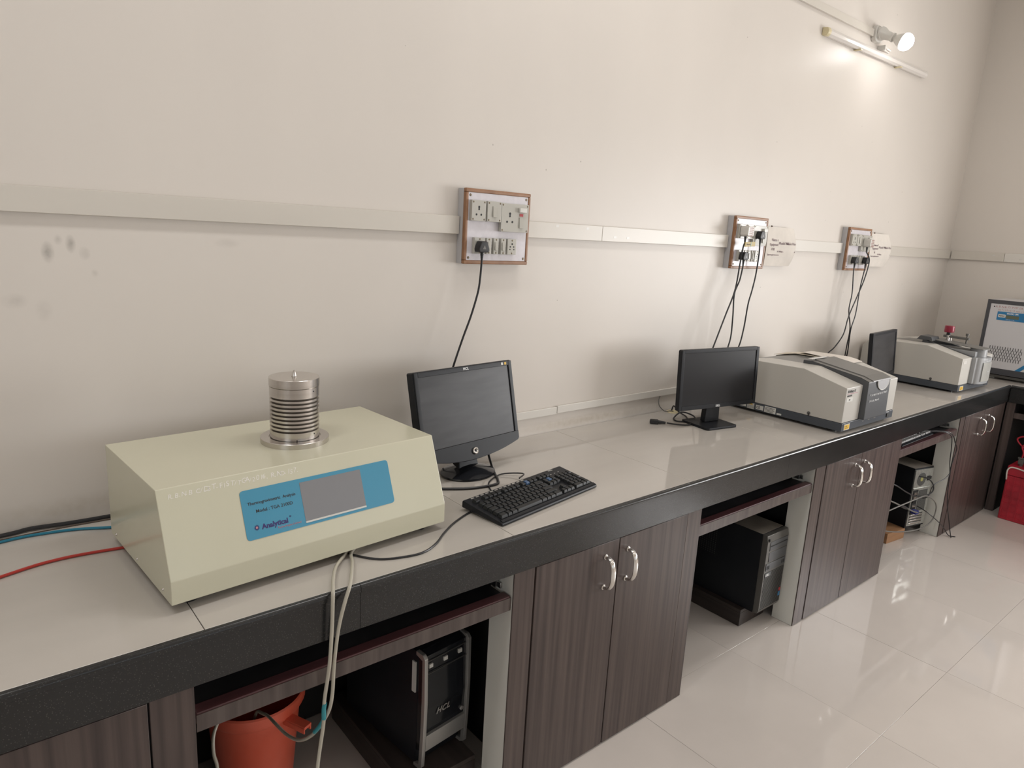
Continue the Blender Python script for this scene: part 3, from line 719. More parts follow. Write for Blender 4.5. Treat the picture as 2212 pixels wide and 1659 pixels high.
cable('usb_cable', [(1.20, -.50, H + .003), (1.132, -.505, H + .003), (1.05, -.54, H + .003), (.985, -.582, H + .003), (.93, -.625, H + .003), (.88, -.648, H + .003), (.832, -.646, H + .003), (.769, -.622, H + .003), (.727, -.569, H + .003), (.70, -.5, H + .003)], .0027, M_CABLE, 'black cable from under the keyboard to beneath the analyser', 'cable')
cable('monitor_cable', [(1.42, -.16, 1.0), (1.43, -.18, .93), (1.41, -.24, H + .012), (1.385, -.29, H + .0045), (1.355, -.345, H + .0045), (1.325, -.372, H + .0045), (1.24, -.36, H + .0045), (1.16, -.318, H + .0045), (1.06, -.25, H + .0045), (.98, -.16, H + .0045)], .0042, M_CABLE, 'thick black cable curling in front of the round-based monitor', 'cable')
cable('black_lead', [(.80, -.30, H + .003), (.90, -.42, H + .003), (.955, -.485, H + .003), (.985, -.50, H + .003), (1.005, -.47, H + .003), (1.01, -.40, H + .003), (.99, -.30, H + .003), (.96, -.22, H + .003)], .003, M_CABLE, 'black lead peeking out under the right end of the analyser', 'cable')

# lead with C13 connector beside the slim monitor
t = thing('power_lead', 'black power lead with loose plug end beside the slim monitor foot', 'cable', (2.395, -.125, H))
b = Vector((2.395, -.125, H))
bm = new(); tube(bm, [Vector(p) - b for p in [(2.445, -.178, H + .009), (2.475, -.205, H + .005), (2.52, -.235, H + .004), (2.585, -.23, H + .006), (2.625, -.19, H + .02), (2.60, -.14, H + .03), (2.56, -.13, H + .006), (2.53, -.165, H + .004), (2.56, -.19, H + .004), (2.63, -.15, H + .004), (2.66, -.08, H + .01), (2.665, -.045, H + .03), (2.663, -.035, H - .0)]], .0034, 8, 6); ob('cable', bm, M_CABLE, t)
bm = new(); T = Matrix.Rotation(-.83, 4, 'Z')
bx(bm, 0, .036, -.0125, .0125, .001, .019, bev=.003, m=T); cyl(bm, T @ Vector((.036, 0, .010)), T @ Vector((.068, 0, .009)), .0085, .005, 12); ob('connector', bm, M_RUBBER, t)
bm = new(); bx(bm, -.0012, 0, -.010, .010, .004, .016, m=T); ob('socket_face', bm, M_INK, t)
g_ = thing('grommet', 'round cream cable hole in the worktop behind the slim monitor', 'grommet', (2.665, -.045, H))
bm = new(); lathe(bm, [(.021, 0), (.033, 0), (.033, .002), (.029, .004), (.024, .004), (.021, .002)], 28); ob('ring', bm, M_YPVC, g_)
bm = new(); lathe(bm, [(0, .0002), (.0212, .0002), (.0212, .0008), (0, .0008)], 28); ob('hole', bm, M_HOLE, g_)
cable('thin_wire', [(2.60, -.008, .948), (2.588, -.012, .925), (2.59, -.02, .90), (2.62, -.03, H + .006), (2.65, -.042, H + .007), (2.664, -.046, H + .003)], .0024, M_GREYCAB, 'thin grey wire from the low wall casing into the worktop hole', 'wire')

# ------------------------------------------------------------------ spectrometers
def spectro(label, loc, rz, W_, kind):
    t = thing('spectrometer', label, 'lab instrument', loc, rz, 'grey bench spectrometers'); Dp = .60
    lw = W_ * .295; c0 = lw; c1 = W_ - lw * .92
    bm = new(); prism(bm, [(0, 0, .012), (0, 0, .050), (0, Dp, .050), (0, Dp, .012)], (W_, 0, 0), .003); base = ob('base', bm, M_SLATE, t)
    for (x, y) in ((.05, .06), (W_ - .05, .06), (.05, Dp - .06), (W_ - .05, Dp - .06)):
        bm = new(); lathe(bm, [(0, 0), (.016, 0), (.018, .0125), (0, .0125)], 16, (x, y, 0)); ob('foot', bm, M_RUBBER, t)
    prof = [(.003, .0505), (.003, .2105), (.209, .262), (.46, .256), (Dp - .03, .236), (Dp, .20), (Dp, .0505)]
    for (x0, x1) in ((.001, c0), (c1, W_ - .001)):
        bm = new(); prism(bm, [(x0, y, z) for y, z in prof], (x1 - x0, 0, 0), .003, 2); ob('side_cover', bm, M_FTLIGHT, t)
    pc = [(.30, .051), (.30, .258), (.46, .2545), (Dp - .03, .232), (Dp - .004, .20), (Dp - .004, .051)]
    bm = new(); prism(bm, [(c0 + .0005, y, z) for y, z in pc], (c1 - c0 - .001, 0, 0), .002); ob('top_cover', bm, M_FTGREY, t)
    if kind == 1:
        pc = [(-.024, .0515), (-.020, .226), (.02, .2405), (.26, .2765), (.2995, .2765), (.2995, .0515)]
        bm = new(); prism(bm, [(c0 + .001, y, z) for y, z in pc], (c1 - c0 - .002, 0, 0), .003); cp = ob('sample_compartment', bm, M_FTDARK, t)
        lx0, lx1 = c0 + .038, c1 - .003
        pl = [(-.0245, .2265), (-.022, .2315), (.02, .2465), (.262, .2825), (.262, .2772), (.02, .241)]
        bm = new(); prism(bm, [(lx0, y, z) for y, z in pl], (lx1 - lx0, 0, 0), .001); lid = ob('lid', bm, M_FTGREY, t)
        bm = new(); prism(bm, [(c0 + .002, y, z) for y, z in [(-.0205, .2262), (.02, .2412), (.26, .277), (.26, .2775), (.02, .2425), (-.0205, .2285)]], (.035, 0, 0)); ob('fixed_strip', bm, M_FTGREY, t)
        # silver finger scoop
        sc = (lx0 + lx1) / 2 + .012; rs = .062
        bm = new(); pts = [(sc + rs * math.cos(a), -.0246, .2262 + .046 * math.sin(a)) for a in [PI + PI * i / 16 for i in range(17)]]
        prism(bm, pts, (0, .003, 0)); ob('finger_scoop', bm, M_SCOOP, t)
        bm = new(); tube(bm, [(p[0], p[1] - .0004, p[2]) for p in pts], .0016, 6, 2); ob('scoop_rim', bm, M_STICK, t)
        Fc = frame((c0, -.0247, .0515), (1, 0, 0), (0, .0, 1))
        hx = .024; hand = Hand()
        for ch in 'R.BNBC/INVENTORY':
            hand.add(ch, .0125, Fc @ Matrix.Translation((hx, .110 + random.uniform(-.001, .001), .0012)), bold=.0001); hx += .0058 if ch in './I' else .0122
        hx = .022
        for ch in '2015/R.NO-45':
            hand.add(ch, .0125, Fc @ Matrix.Translation((hx, .082 + random.uniform(-.001, .001), .0012)), bold=.0001); hx += .0052 if ch in './1-' else .0102
        hand.done(t, M_WINK)
        Ff = frame((0, .0028, 0), (1, 0, 0), (0, 0, 1))
        text(t, 'IRAffinity-1S', .0165, Ff @ Matrix.Translation((.013, .188, .0004)), M_INK, shear=.2, bold=.0002, spacing=.92)
        bm = new(); bx(bm, .012, .112, .0021, .003, .1815, .1835); ob('red_line', bm, M_PINK, t, False)
        text(t, 'SHIMADZU', .0098, Ff @ Matrix.Translation((.012, .170, .0004)), M_INK, bold=.0002, spacing=.95)
        bm = new(); bx(bm, .010, .070, .0018, .003, .146, .165); ob('sticker', bm, M_STICK, t, False)
        text(t, 'IRT', .0095, Ff @ Matrix.Translation((.032, .152, .0014)), M_INK)
        # side stickers on the base (left side faces -x)
        Fs = frame((-.0003, 0, 0), (0, -1, 0), (0, 0, 1))
        y0 = loc[1]
        for (ya, yb, za, zb2, kind2) in ((-.165, -.203, .020, .044, 0), (-.209, -.247, .016, .050, 1), (-.257, -.297, .020, .041, 2), (-.303, -.362, .017, .046, 3), (-.368, -.392, .018, .026, 4)):
            bm = new(); bx(bm, -.0008, .0004, yb - y0, ya - y0, za, zb2); st = ob('sticker', bm, M_STICK, t, False)
            if kind2 == 2: text(st, 'CE', .016, Fs @ Matrix.Translation((-(ya - y0) + .003, .025, .0008)), M_INK, bold=.0003)
            if kind2 == 1:
                bm = new(); yc = (ya + yb) / 2 - y0; prism(bm, [(-.0009, yc + .013, .036), (-.0009, yc - .013, .036), (-.0009, yc, .0495)], (-.0004, 0, 0)); ob('warning_triangle', bm, M_YELL, st, False)
                text(st, '!', .011, Fs @ Matrix.Translation((-yc - .0012, .0375, .0014)), M_INK, bold=.0003)
                for r in range(3): text(st, 'Caution read manual', .0042, Fs @ Matrix.Translation((-(ya - y0) + .002, .030 - r * .005, .0008)), M_INK)
            if kind2 in (0, 3):
                for r in range(4 if kind2 == 3 else 2):
                    bm = new(); bx(bm, -.0010, -.0006, yb - y0 + .006 + .006 * (r % 2), ya - y0 - .004, zb2 - .007 - r * .0062, zb2 - .0045 - r * .0062); ob('print_line', bm, M_GUNM, st, False)
    else:
        # open compartment with a bowed front, cover plate and ATR accessory
        n = 12; cx = (c0 + c1) / 2; hw = (c1 - c0) / 2 - .001
        pts = [(c0 + .001, .2995), (c0 + .001, -.018)] + [(cx - (hw - .012) * math.cos(PI * i / n), -.022 - .034 * math.sin(PI * i / n)) for i in range(n + 1)] + [(c1 - .001, -.018), (c1 - .001, .2995)]
        bm = new(); prism(bm, [(x, y, .0515) for x, y in pts], (0, 0, .160), .003); ob('sample_compartment', bm, M_FTCURV, t)
        bm = new(); prism(bm, [(c0 + .0015, y, z) for y, z in [(.0, .2118), (.28, .2765), (.298, .2765), (.298, .2118)]], (.022, 0, 0), .001); ob('compartment_wall', bm, M_FTDARK, t)
        bm = new(); prism(bm, [(c1 - .0235, y, z) for y, z in [(.0, .2118), (.28, .2765), (.298, .2765), (.298, .2118)]], (.022, 0, 0), .001); ob('compartment_wall', bm, M_FTDARK, t)
        bm = new(); pts = [(cx - hw * .62 * math.cos(PI * i / n), -.0225 - .035 * math.sin(math.acos(max(-1, min(1, .62 * math.cos(PI * i / n)))))) for i in range(n + 1)]
        vv = [bm.verts.new((x, y - .0012, z)) for z in (.068, .185) for x, y in pts]
        for i in range(n): bm.faces.new((vv[i], vv[i + 1], vv[n + 2 + i], vv[n + 1 + i]))
        bmesh.ops.solidify(bm, geom=bm.faces[:], thickness=.0015); ob('front_plate', bm, M_STICK, t)
        text(t, 'Miracle', .012, frame((cx - .02, -.0605, .125), (1, 0, 0), (0, 0, 1)), M_WINK); text(t, 'ATR', .010, frame((cx - .006, -.0605, .110), (1, 0, 0), (0, 0, 1)), M_WINK)
        text(t, 'R.B.N.B.C/INST', .011, frame((cx - .062, -.0602, .192), (1, 0, 0), (0, 0, 1)), M_WINK, name='handwriting')
        # ATR accessory
        bm = new(); bx(bm, c0 + .03, c1 - .03, .0, .27, .2118, .245, bev=.004); lathe(bm, [(0, .2118), (.045, .2118), (.045, .258), (0, .258)], 24, (cx, .01, 0)); ob('accessory_body', bm, M_FTCURV, t)
        bm = new(); prism(bm, [(cx - .066, y, z) for y, z in [(-.035, .2585), (.27, .281), (.27, .286), (-.035, .2635)]], (.132, 0, 0), .001); ob('accessory_plate', bm, M_FTGREY, t)
        bm = new(); prism(bm, [(c0 - .01, y, z) for y, z in [(.235, .2768), (.245, .30), (.31, .303), (.33, .2768)]], (.11, 0, 0), .002); ob('accessory_block', bm, M_FTDARK, t)
        ax, ay = cx + .02, .20
        bm = new(); cyl(bm, (ax, ay, .275), (ax, ay, .318), .011, .011); cyl(bm, (ax + .012, ay - .012, .275), (ax + .012, ay - .012, .31), .006); ob('clamp_post', bm, M_STEEL, t)
        bm = new(); prism(bm, [(ax - .012, ay + .025, .300), (ax + .022, ay + .025, .300), (ax + .03, ay - .115, .296), (ax + .006, ay - .115, .296)], (0, 0, .014), .002); ob('clamp_arm', bm, M_GUNM, t)
        bm = new(); cyl(bm, (ax + .018, ay - .10, .266), (ax + .018, ay - .10, .332), .0045); cyl(bm, (ax + .018, ay - .10, .322), (ax + .018, ay - .10, .336), .009, .010); ob('pressure_screw', bm, M_GUNM, t)
        bm = new(); cyl(bm, (ax, ay, .314), (ax, ay, .332), .012); ob('knob_neck', bm, M_RUBBER, t)
        bm = new(); lathe(bm, [(0, .3322), (.026, .3322), (.028, .335), (.028, .369), (.026, .373), (0, .374)], 26, (ax, ay, 0)); ob('clamp_knob', bm, M_KNOB, t)
        bm = new(); bx(bm, .018, .065, .0018, .003, .178, .196); ob('sticker', bm, M_WHITE, t, False)
    # front details of the base
    bm = new(); bx(bm, .022, .074, -.0012, .0005, .016, .043); st = ob('sticker', bm, M_STICK, t, False)
    bm = new(); bx(bm, .025, .071, -.0018, -.0011, .019, .040); yl = ob('warning_label', bm, M_YELL, st, False)
    text(st, 'LASER', .0075, frame((.030, -.0018, .031), (1, 0, 0), (0, 0, 1)), M_INK); text(st, 'PRODUCT', .0065, frame((.030, -.0018, .023), (1, 0, 0), (0, 0, 1)), M_INK)
    bm = new(); bx(bm, W_ - .075, W_ - .048, -.004, .001, .022, .04, bev=.001); ob('power_switch', bm, M_HOLE, t)
    text(t, 'POWER', .007, frame((W_ - .075, -.0002, .0425), (1, 0, 0), (0, 0, 1)), M_WINK)
    for i, x in enumerate((c0 + .04, c0 + .10, c0 + .16)):
        bm = new(); bx(bm, x, x + .022, -.0007, .0004, .034, .037); ob('print_line', bm, M_GREYCAB, t, False)
    # latch on the left side
    bm = new(); lathe(bm, [(.0045, 0), (.008, 0), (.008, .0015), (.0045, .0015)], 18, (0, 0, 0), 'x'); o = ob('latch_ring', bm, M_GUNM, t, True, (.001, .158, .062)); o.scale = (-1, 1, 1)
    bm = new(); bx(bm, -.0012, .001, .156, .160, .048, .062); ob('latch_pin', bm, M_HOLE, t)
    return t
spectro('nearer light-grey infrared spectrometer with silver scoop lid on the worktop', (3.035, -.680, H), 0.0, .535, 1)
spectro('farther light-grey infrared spectrometer with red clamp knob in the corner', (4.645, -.617, H), -.035, .478, 2)
# loose papers on top of the nearer spectrometer
def sheet(name, pts, label, m, cat, thick=.0012, group=None):
    bm = new(); vs = [bm.verts.new(p) for p in pts]; bm.faces.new(vs); bmesh.ops.solidify(bm, geom=bm.faces[:], thickness=-thick)
    return tag(ob(name, bm, m, None, False), label, cat, group)
zt1 = H + .2665
def curl_sheet(name, x0, x1, y0, y1, zf, label, m, cat, nx=8, thick=.0015):
    bm = new(); v = []
    for i in range(nx + 1):
        for j in range(nx + 1):
            x = x0 + (x1 - x0) * i / nx; y = y0 + (y1 - y0) * j / nx; v.append(bm.verts.new((x, y, zf(i / nx, j / nx))))
    for i in range(nx):
        for j in range(nx): bm.faces.new((v[i * (nx + 1) + j], v[(i + 1) * (nx + 1) + j], v[(i + 1) * (nx + 1) + j + 1], v[i * (nx + 1) + j + 1]))
    bmesh.ops.recalc_face_normals(bm, faces=bm.faces[:]); bmesh.ops.solidify(bm, geom=bm.faces[:], thickness=-thick)
    return tag(ob(name, bm, m, None), label, cat)
def top_z(y):       # height of the spectrometer top at world y
    l = y + .680
    return H + (.262 if l < .209 else .262 - .006 * (l - .209) / .251 if l < .46 else .256 - .020 * (l - .46) / .11)
def lobe_z(y):      # height of the right-hand cover of the nearer spectrometer at world y
    l = y + .680
    return H + (.2105 + (l - .003) * .0515 / .206 if l < .209 else .262 - .006 * (l - .209) / .251 if l < .46 else .256 - .020 * (l - .46) / .11)
curl_sheet('cardboard_sheet', 3.418, 3.562, -.42, -.10, lambda a, b: lobe_z(-.42 + .32 * b) + .0035 + .003 * abs(math.sin(3 * b + a)), 'yellowed cardboard sheet lying on the nearer spectrometer', M_CARD, 'cardboard')
curl_sheet('paper_sheet', 3.425, 3.56, -.50, -.23, lambda a, b: lobe_z(-.50 + .27 * b) + (.0045 if b < .25 else .0095) + .002 * math.sin(2.5 * b) + .009 * max(0, .35 - a) * 3 * max(0, b - .6) * 2.5, 'loose white paper with a curled corner overlapping the cardboard sheet', M_PAPER, 'paper')
o = box_ob('paper_slip', (3.19, 3.34, -.425, -.405, H + .2855, H + .2875), M_WHITE, None); tag(o, 'thin white strip across the lid hinge of the nearer spectrometer', 'paper')  # strip stands for the pale edge of the hinge gap

# ------------------------------------------------------------------ static UPS on the side run
up = thing('power_supply_unit', 'white and dark-grey static UPS cabinet on castors at the right edge', 'power supply', (5.5, -.437, H))
UW, UZ0, UZ1, UD = .50, .905 - H, 1.401 - H, .40
def uy(y): return y + .437
box_ob('body', (.006, UD, -UW, 0, UZ0, UZ1), M_UPSW, up, .004)
for (b_) in ((0, .010, -UW, 0, UZ1 - .024, UZ1 + .001), (0, .010, -UW, 0, UZ0, .945 - H), (0, .010, -.022, 0, .945 - H, UZ1 - .024), (0, .010, -UW, -UW + .022, .945 - H, UZ1 - .024)):
    box_ob('front_frame', b_, M_UPSG, up, .001, 1)
box_ob('front_panel', (.0025, .0062, -UW + .0222, -.0222, .9455 - H, UZ1 - .0245), M_UPSW, up)
lb = box_ob('label_panel', (.001, .0028, -UW + .07, uy(-.506), 1.270 - H, 1.327 - H), M_UPSB, up)
FU = frame((.0008, 0, 0), (0, -1, 0), (0, 0, 1))
def onups(y, z, h=.0): return FU @ Matrix.Translation((-uy(y), z - H, h))
bm = new(); prism(bm, [onups(-.534, 1.299) @ Vector((*p, -.0002)) for p in rr2(.044, .021, .006, 3)], FU.to_3x3() @ Vector((0, 0, .0006))); ob('badge', bm, M_STICK, lb, False)
text(lb, 'Aspect', .0115, onups(-.516, 1.296, .0008), M_INK, bold=.0003, shear=.2)
text(lb, 'STATIC UPS', .0125, onups(-.560, 1.313, .0004), M_WINK, bold=.0005)
box_ob('display', (0, .0012, uy(-.632), uy(-.558), 1.284 - H, 1.306 - H), M_LCD, lb)
box_ob('rocker_switch', (-.004, .0012, uy(-.69), uy(-.662), 1.285 - H, 1.312 - H), M_REDLED, lb, .001, 1)
text(lb, 'single phase  on line', .006, onups(-.560, 1.2755, .0004), M_WINK)
hy = -.489; hand = Hand()
for ch in 'R.B.N.B.C/PHY.DEPT/': hand.add(ch, .018, onups(hy, 1.353 + random.uniform(-.002, .002), -.0014), bold=-.0002); hy -= .005 if ch in '.' else .0122
hy = -.505
for ch in 'DST/2015/R.NO-12/1': hand.add(ch, .014, onups(hy, 1.333 + random.uniform(-.002, .002), -.0014), bold=-.0002); hy -= .005 if ch in '.' else .0098
hand.done(up, M_INKR)
bm = new()
for r in range(5):
    for k in range(13):
        y = -.502 - k * .0148 - (r % 2) * .0074; z = 1.083 - r * .019
        bx(bm, .0017, .0028, uy(y) - .0017, uy(y) + .0017, z - H - .0115, z - H + .0115)
vs_ = ob('vent_slot', bm, M_HOLE, up, False); vs_['kind'] = 'stuff'
for (w0, w1, m) in ((0, .03, M_UPSB), (.034, .05, M_WHITE), (.054, .2, M_UPSB)):
    bm = new(); y0 = -.668; z0 = .9458
    p = [(y0 - w0, z0), (y0 - w1, z0), (min(y0 - w1, -.667) - 0.0, z0)]
    ya, yb = y0 - w0, y0 - w1; hgt = .24 - .0 * w0
    L1 = min(.12, (-.437 - UW + .023 - yb) * -1); L0 = min(.12 + (w1 - w0), (ya + .437 + UW - .023))
    pts = [(ya, z0), (yb, z0), (yb - L1, z0 + L1), (yb - L1, z0 + L1 + (w1 - w0))]
    prism(bm, [(.0012, uy(a), b2 - H) for a, b2 in pts], (.0014, 0, 0)); ob('stripe', bm, m, up, False)
bm = new(); cyl(bm, (.0015, uy(-.481), 1.357 - H), (.003, uy(-.481), 1.357 - H), .004); ob('screw', bm, M_HOLE, up)
for y in (-.10, -UW + .10):
    for x in (.05, UD - .05):
        bm = new(); cyl(bm, (x, y - .012, .016), (x, y + .012, .016), .0158, seg=18); ob('castor_wheel', bm, M_STICK, up)
        bm = new(); bx(bm, x - .012, x + .012, y - .018, y - .013, .012, UZ0 + .001); bx(bm, x - .012, x + .012, y + .013, y + .018, .012, UZ0 + .001); ob('castor_fork', bm, M_GUNM, up)
bm = new(); bx(bm, .02, .045, -UW + .02, -.02, .012, .030, bev=.003); ob('under_bar', bm, M_GUNM, up)

# ------------------------------------------------------------------ switchboards
def board(x0, label, plugs=None):
    t = thing('switchboard', label, 'switchboard', (x0, 0, 1.554), 0, 'wooden-framed switchboards on the wall'); w, h = .288, .253
    box_ob('back_box', (0.0005, w - .0005, -.031, -.0005, .0005, h - .0005), M_BOXSIDE, t, .001, 1)
    for b_ in ((0, w, h - .013, h), (0, w, 0, .013), (0, .012, .0131, h - .0131), (w - .012, w, .0131, h - .0131)):
        box_ob('frame_strip', (b_[0], b_[1], -.047, -.0312, b_[2], b_[3]), M_FRAMEW, t, .003)
    pl = box_ob('face_plate', (.0121, w - .0121, -.0445, -.0315, .0132, h - .0132), M_PLATE, t)
    def screw(p, x, z, y): 
        bm = new(); lathe(bm, [(0, .0016), (.0022, .0014), (.0032, 0)], 10, (x, y, z), 'y'); ob('screw', bm, M_SCREW, p)
    for x in (.020, w - .020):
        for z in (.022, h - .022):
            bm = new(); lathe(bm, [(0, .0022), (.0034, .002), (.0046, 0)], 12, (x, -.0445, z), 'y'); ob('screw', bm, M_SCREW, t)
    def module(nm, a0, a1, z0, z1, kind):
        bm = new(); bx(bm, a0, a1, -.060, -.0446, z0, z1, bev=.0015); mo = ob(nm, bm, M_ACC, t)
        cx, cz = (a0 + a1) / 2, (z0 + z1) / 2
        if kind in ('big', 'sock', 'sw'):
            for x in (a0 + .006, a1 - .006):
                for z in (z0 + .006, z1 - .006): screw(mo, x, z, -.0600)
        else:
            for z in (z0 + .005, z1 - .005): screw(mo, cx, z, -.0600)
        def hole(x, z, r):
            bm = new(); lathe(bm, [(0, .0004), (r, .0004), (r, -.001)], 12, (x, -.0600, z), 'y'); ob('pin_hole', bm, M_HOLE, mo)
        def rocker(x0_, x1_, z0_, z1_):
            bm = new(); prism(bm, [(x0_, -.0602, z0_), (x0_, -.0602, z1_), (x0_, -.0625, z1_), (x0_, -.0655, z0_)], (x1_ - x0_, 0, 0), .0008); ob('rocker', bm, M_ACC, mo)
        if kind == 'sock': 
            hole(cx, cz + .012, .0042); hole(cx, cz + .005, .0036); hole(cx - .010, cz - .013, .0036); hole(cx + .010, cz - .013, .0036)
        if kind == 'sw': rocker(cx - .0085, cx + .0085, cz - .018, cz + .018)
        if kind == 'small': rocker(cx - .0065, cx + .0065, cz - .014, cz + .014)
        if kind == 's5':
            hole(cx, cz + .010, .0034)
            for (dx, dz) in ((-.008, 0), (.008, 0), (-.009, -.009), (.009, -.009)): hole(cx + dx, cz + dz, .0026)
        if kind == 'big':
            sx = a0 + .038
            hole(sx, cz + .014, .0046); hole(sx, cz + .006, .0040); hole(sx - .012, cz - .014, .0040); hole(sx + .012, cz - .014, .0040)
            bm = new(); bx(bm, a1 - .05, a1 - .018, -.072, -.0602, cz + .020, cz + .036, bev=.002); ob('fuse_cap', bm, M_WHITE, mo)
            bm = new(); bx(bm, a1 - .042, a1 - .026, -.0615, -.0602, cz + .007, cz + .016); ob('indicator', bm, M_REDLED, mo)
            rocker(a1 - .043, a1 - .026, cz - .034, cz + .003)
    module('socket', .017, .0765, .146, .215, 'sock'); module('switch', .084, .1445, .146, .215, 'sw'); module('fused_socket', .1455, .2695, .115, .213, 'big')
    module('small_socket', .034, .078, .036, .091, 's5')
    for a in (.086, .1175, .150): module('small_switch', a, a + .0215, .036, .091, 'small')
    module('small_socket', .180, .2205, .036, .091, 's5')
    return t
BX = [1.3965, 2.998, 4.185]
board(BX[0], 'nearest switchboard with one black plug, above the round-based monitor')
board(BX[1], 'middle switchboard carrying a yellow-tagged plug and two black plugs')
board(BX[2], 'farthest switchboard, nearest the room corner')
def cord(label, x, z, path, m=M_RUBBER, kind='plug', y0=-.0608, extra=None):
    """plug at (x, y0, z) on a board, then the cable path in world coordinates"""
    t = thing('power_cable', label, 'power cable', (x, y0, z), 0, 'power cords plugged into the switchboards')
    bm = new(); pts = [(-.013, .019), (.013, .019), (.0235, -.008), (.020, -.019), (-.020, -.019), (-.0235, -.008)] if kind == 'plug' else rr2(.052, .05, .01, 3)
    dp = .030 if kind == 'plug' else .045
    prism(bm, [(a, 0, b2) for a, b2 in pts], (0, -dp, 0), .004, 2); ob('plug', bm, m, t)
    b = Vector((x, y0, z))
    zb_ = -.019 if kind == 'plug' else -.025
    bm = new()
    for i in range(5): cyl(bm, (0, -.016, zb_ - .0055 * i + .001), (0, -.0165, zb_ - .0055 * i - .0030), .0068 - .0006 * i, .0066 - .0006 * i, 10)
    cyl(bm, (0, -.016, zb_), (0, -.0165, zb_ - .028), .0046, .0036, 10); ob('strain_relief', bm, M_RUBBER, t)
    bm = new(); tube(bm, [Vector((0, -.0163, zb_ - .018)), Vector((0, -.0165, zb_ - .03))] + [Vector(p) - b for p in path], .0036, 8, 8); ob('cable', bm, M_CABLE, t)
    if kind == 'plug':
        bm = new(); prism(bm, [(0, -dp - .0004, .006), (-.007, -dp - .0004, -.008), (.007, -dp - .0004, -.008)], (0, .001, 0)); ob('earth_mark', bm, M_GUNM, t)
    else:
        for r in range(5): text(t, 'CAUTION', .008, frame((-.019, -dp - .0002, .013 - r * .009), (1, 0, 0), (0, 0, 1)), M_INKR)
    return t
cord('black power cord from the nearest switchboard down behind the dusty monitor', 1.451, 1.615, [(1.447, -.078, 1.51), (1.44, -.078, 1.46), (1.415, -.078, 1.38), (1.385, -.075, 1.30), (1.352, -.07, 1.20), (1.32, -.06, 1.08), (1.30, -.05, .95), (1.32, -.05, H + .004)])
tx = cord('black cord of the white adapter plug with yellow tag on the middle switchboard', 3.045, 1.735, [(3.035, -.078, 1.66), (3.025, -.078, 1.58), (2.998, -.085, 1.45), (2.935, -.09, 1.33), (2.87, -.09, 1.19), (2.82, -.08, 1.05), (2.80, -.06, .92), (2.78, -.06, H + .004)], M_WHITE, 'adapter')
bm = new(); bx(bm, -.034, .052, -.040, -.036, -.072, -.050, bev=.0005, seg=1, m=Matrix.Rotation(-.05, 4, 'Y')); tgm = ob('tag', bm, M_TAG, tx)
text(tgm, 'Memory', .012, frame((-.022, -.0402, -.066), (1, 0, .05), (0, 0, 1)), M_INK)
bm = new(); bx(bm, .016, .019, -.0406, -.0403, -.073, -.049); ob('glint_strip', bm, M_TEAL, tgm)
cord('black power cord in the lower left socket of the middle switchboard', 3.054, 1.617, [(3.040, -.078, 1.50), (2.998, -.085, 1.434), (3.0, -.09, 1.33), (3.005, -.09, 1.23), (2.99, -.09, 1.17), (2.96, -.08, 1.05), (2.95, -.045, .95), (2.93, -.042, H + .004)])
cord('black power cord in the upper right socket of the middle switchboard', 3.18, 1.722, [(3.183, -.078, 1.63), (3.178, -.078, 1.53), (3.15, -.085, 1.45), (3.122, -.09, 1.38), (3.11, -.09, 1.255), (3.09, -.085, 1.16), (3.05, -.06, 1.08), (3.0, -.04, 1.0), (2.99, -.035, H + .004)])
cord('black power cord in the lower left socket of the farthest switchboard', 4.24, 1.617, [(4.243, -.078, 1.53), (4.25, -.085, 1.42), (4.232, -.09, 1.32), (4.285, -.09, 1.208), (4.28, -.09, 1.10), (4.295, -.08, 1.0), (4.29, -.07, .9), (4.30, -.07, H + .004)])
cord('black cord of the white adapter plug on the farthest switchboard', 4.37, 1.722, [(4.372, -.095, 1.64), (4.365, -.105, 1.60), (4.335, -.105, 1.50), (4.30, -.095, 1.40), (4.24, -.09, 1.277), (4.21, -.09, 1.174), (4.12, -.09, 1.10), (4.046, -.085, 1.059), (3.95, -.08, .96), (3.9, -.07, H + .004)], M_WHITE, 'adapter')
cord('black power cord in the lower right socket of the farthest switchboard', 4.385, 1.617, [(4.375, -.078, 1.53), (4.345, -.085, 1.45), (4.33, -.09, 1.293), (4.298, -.09, 1.195), (4.315, -.085, 1.06), (4.32, -.075, .95), (4.33, -.07, H + .004)])

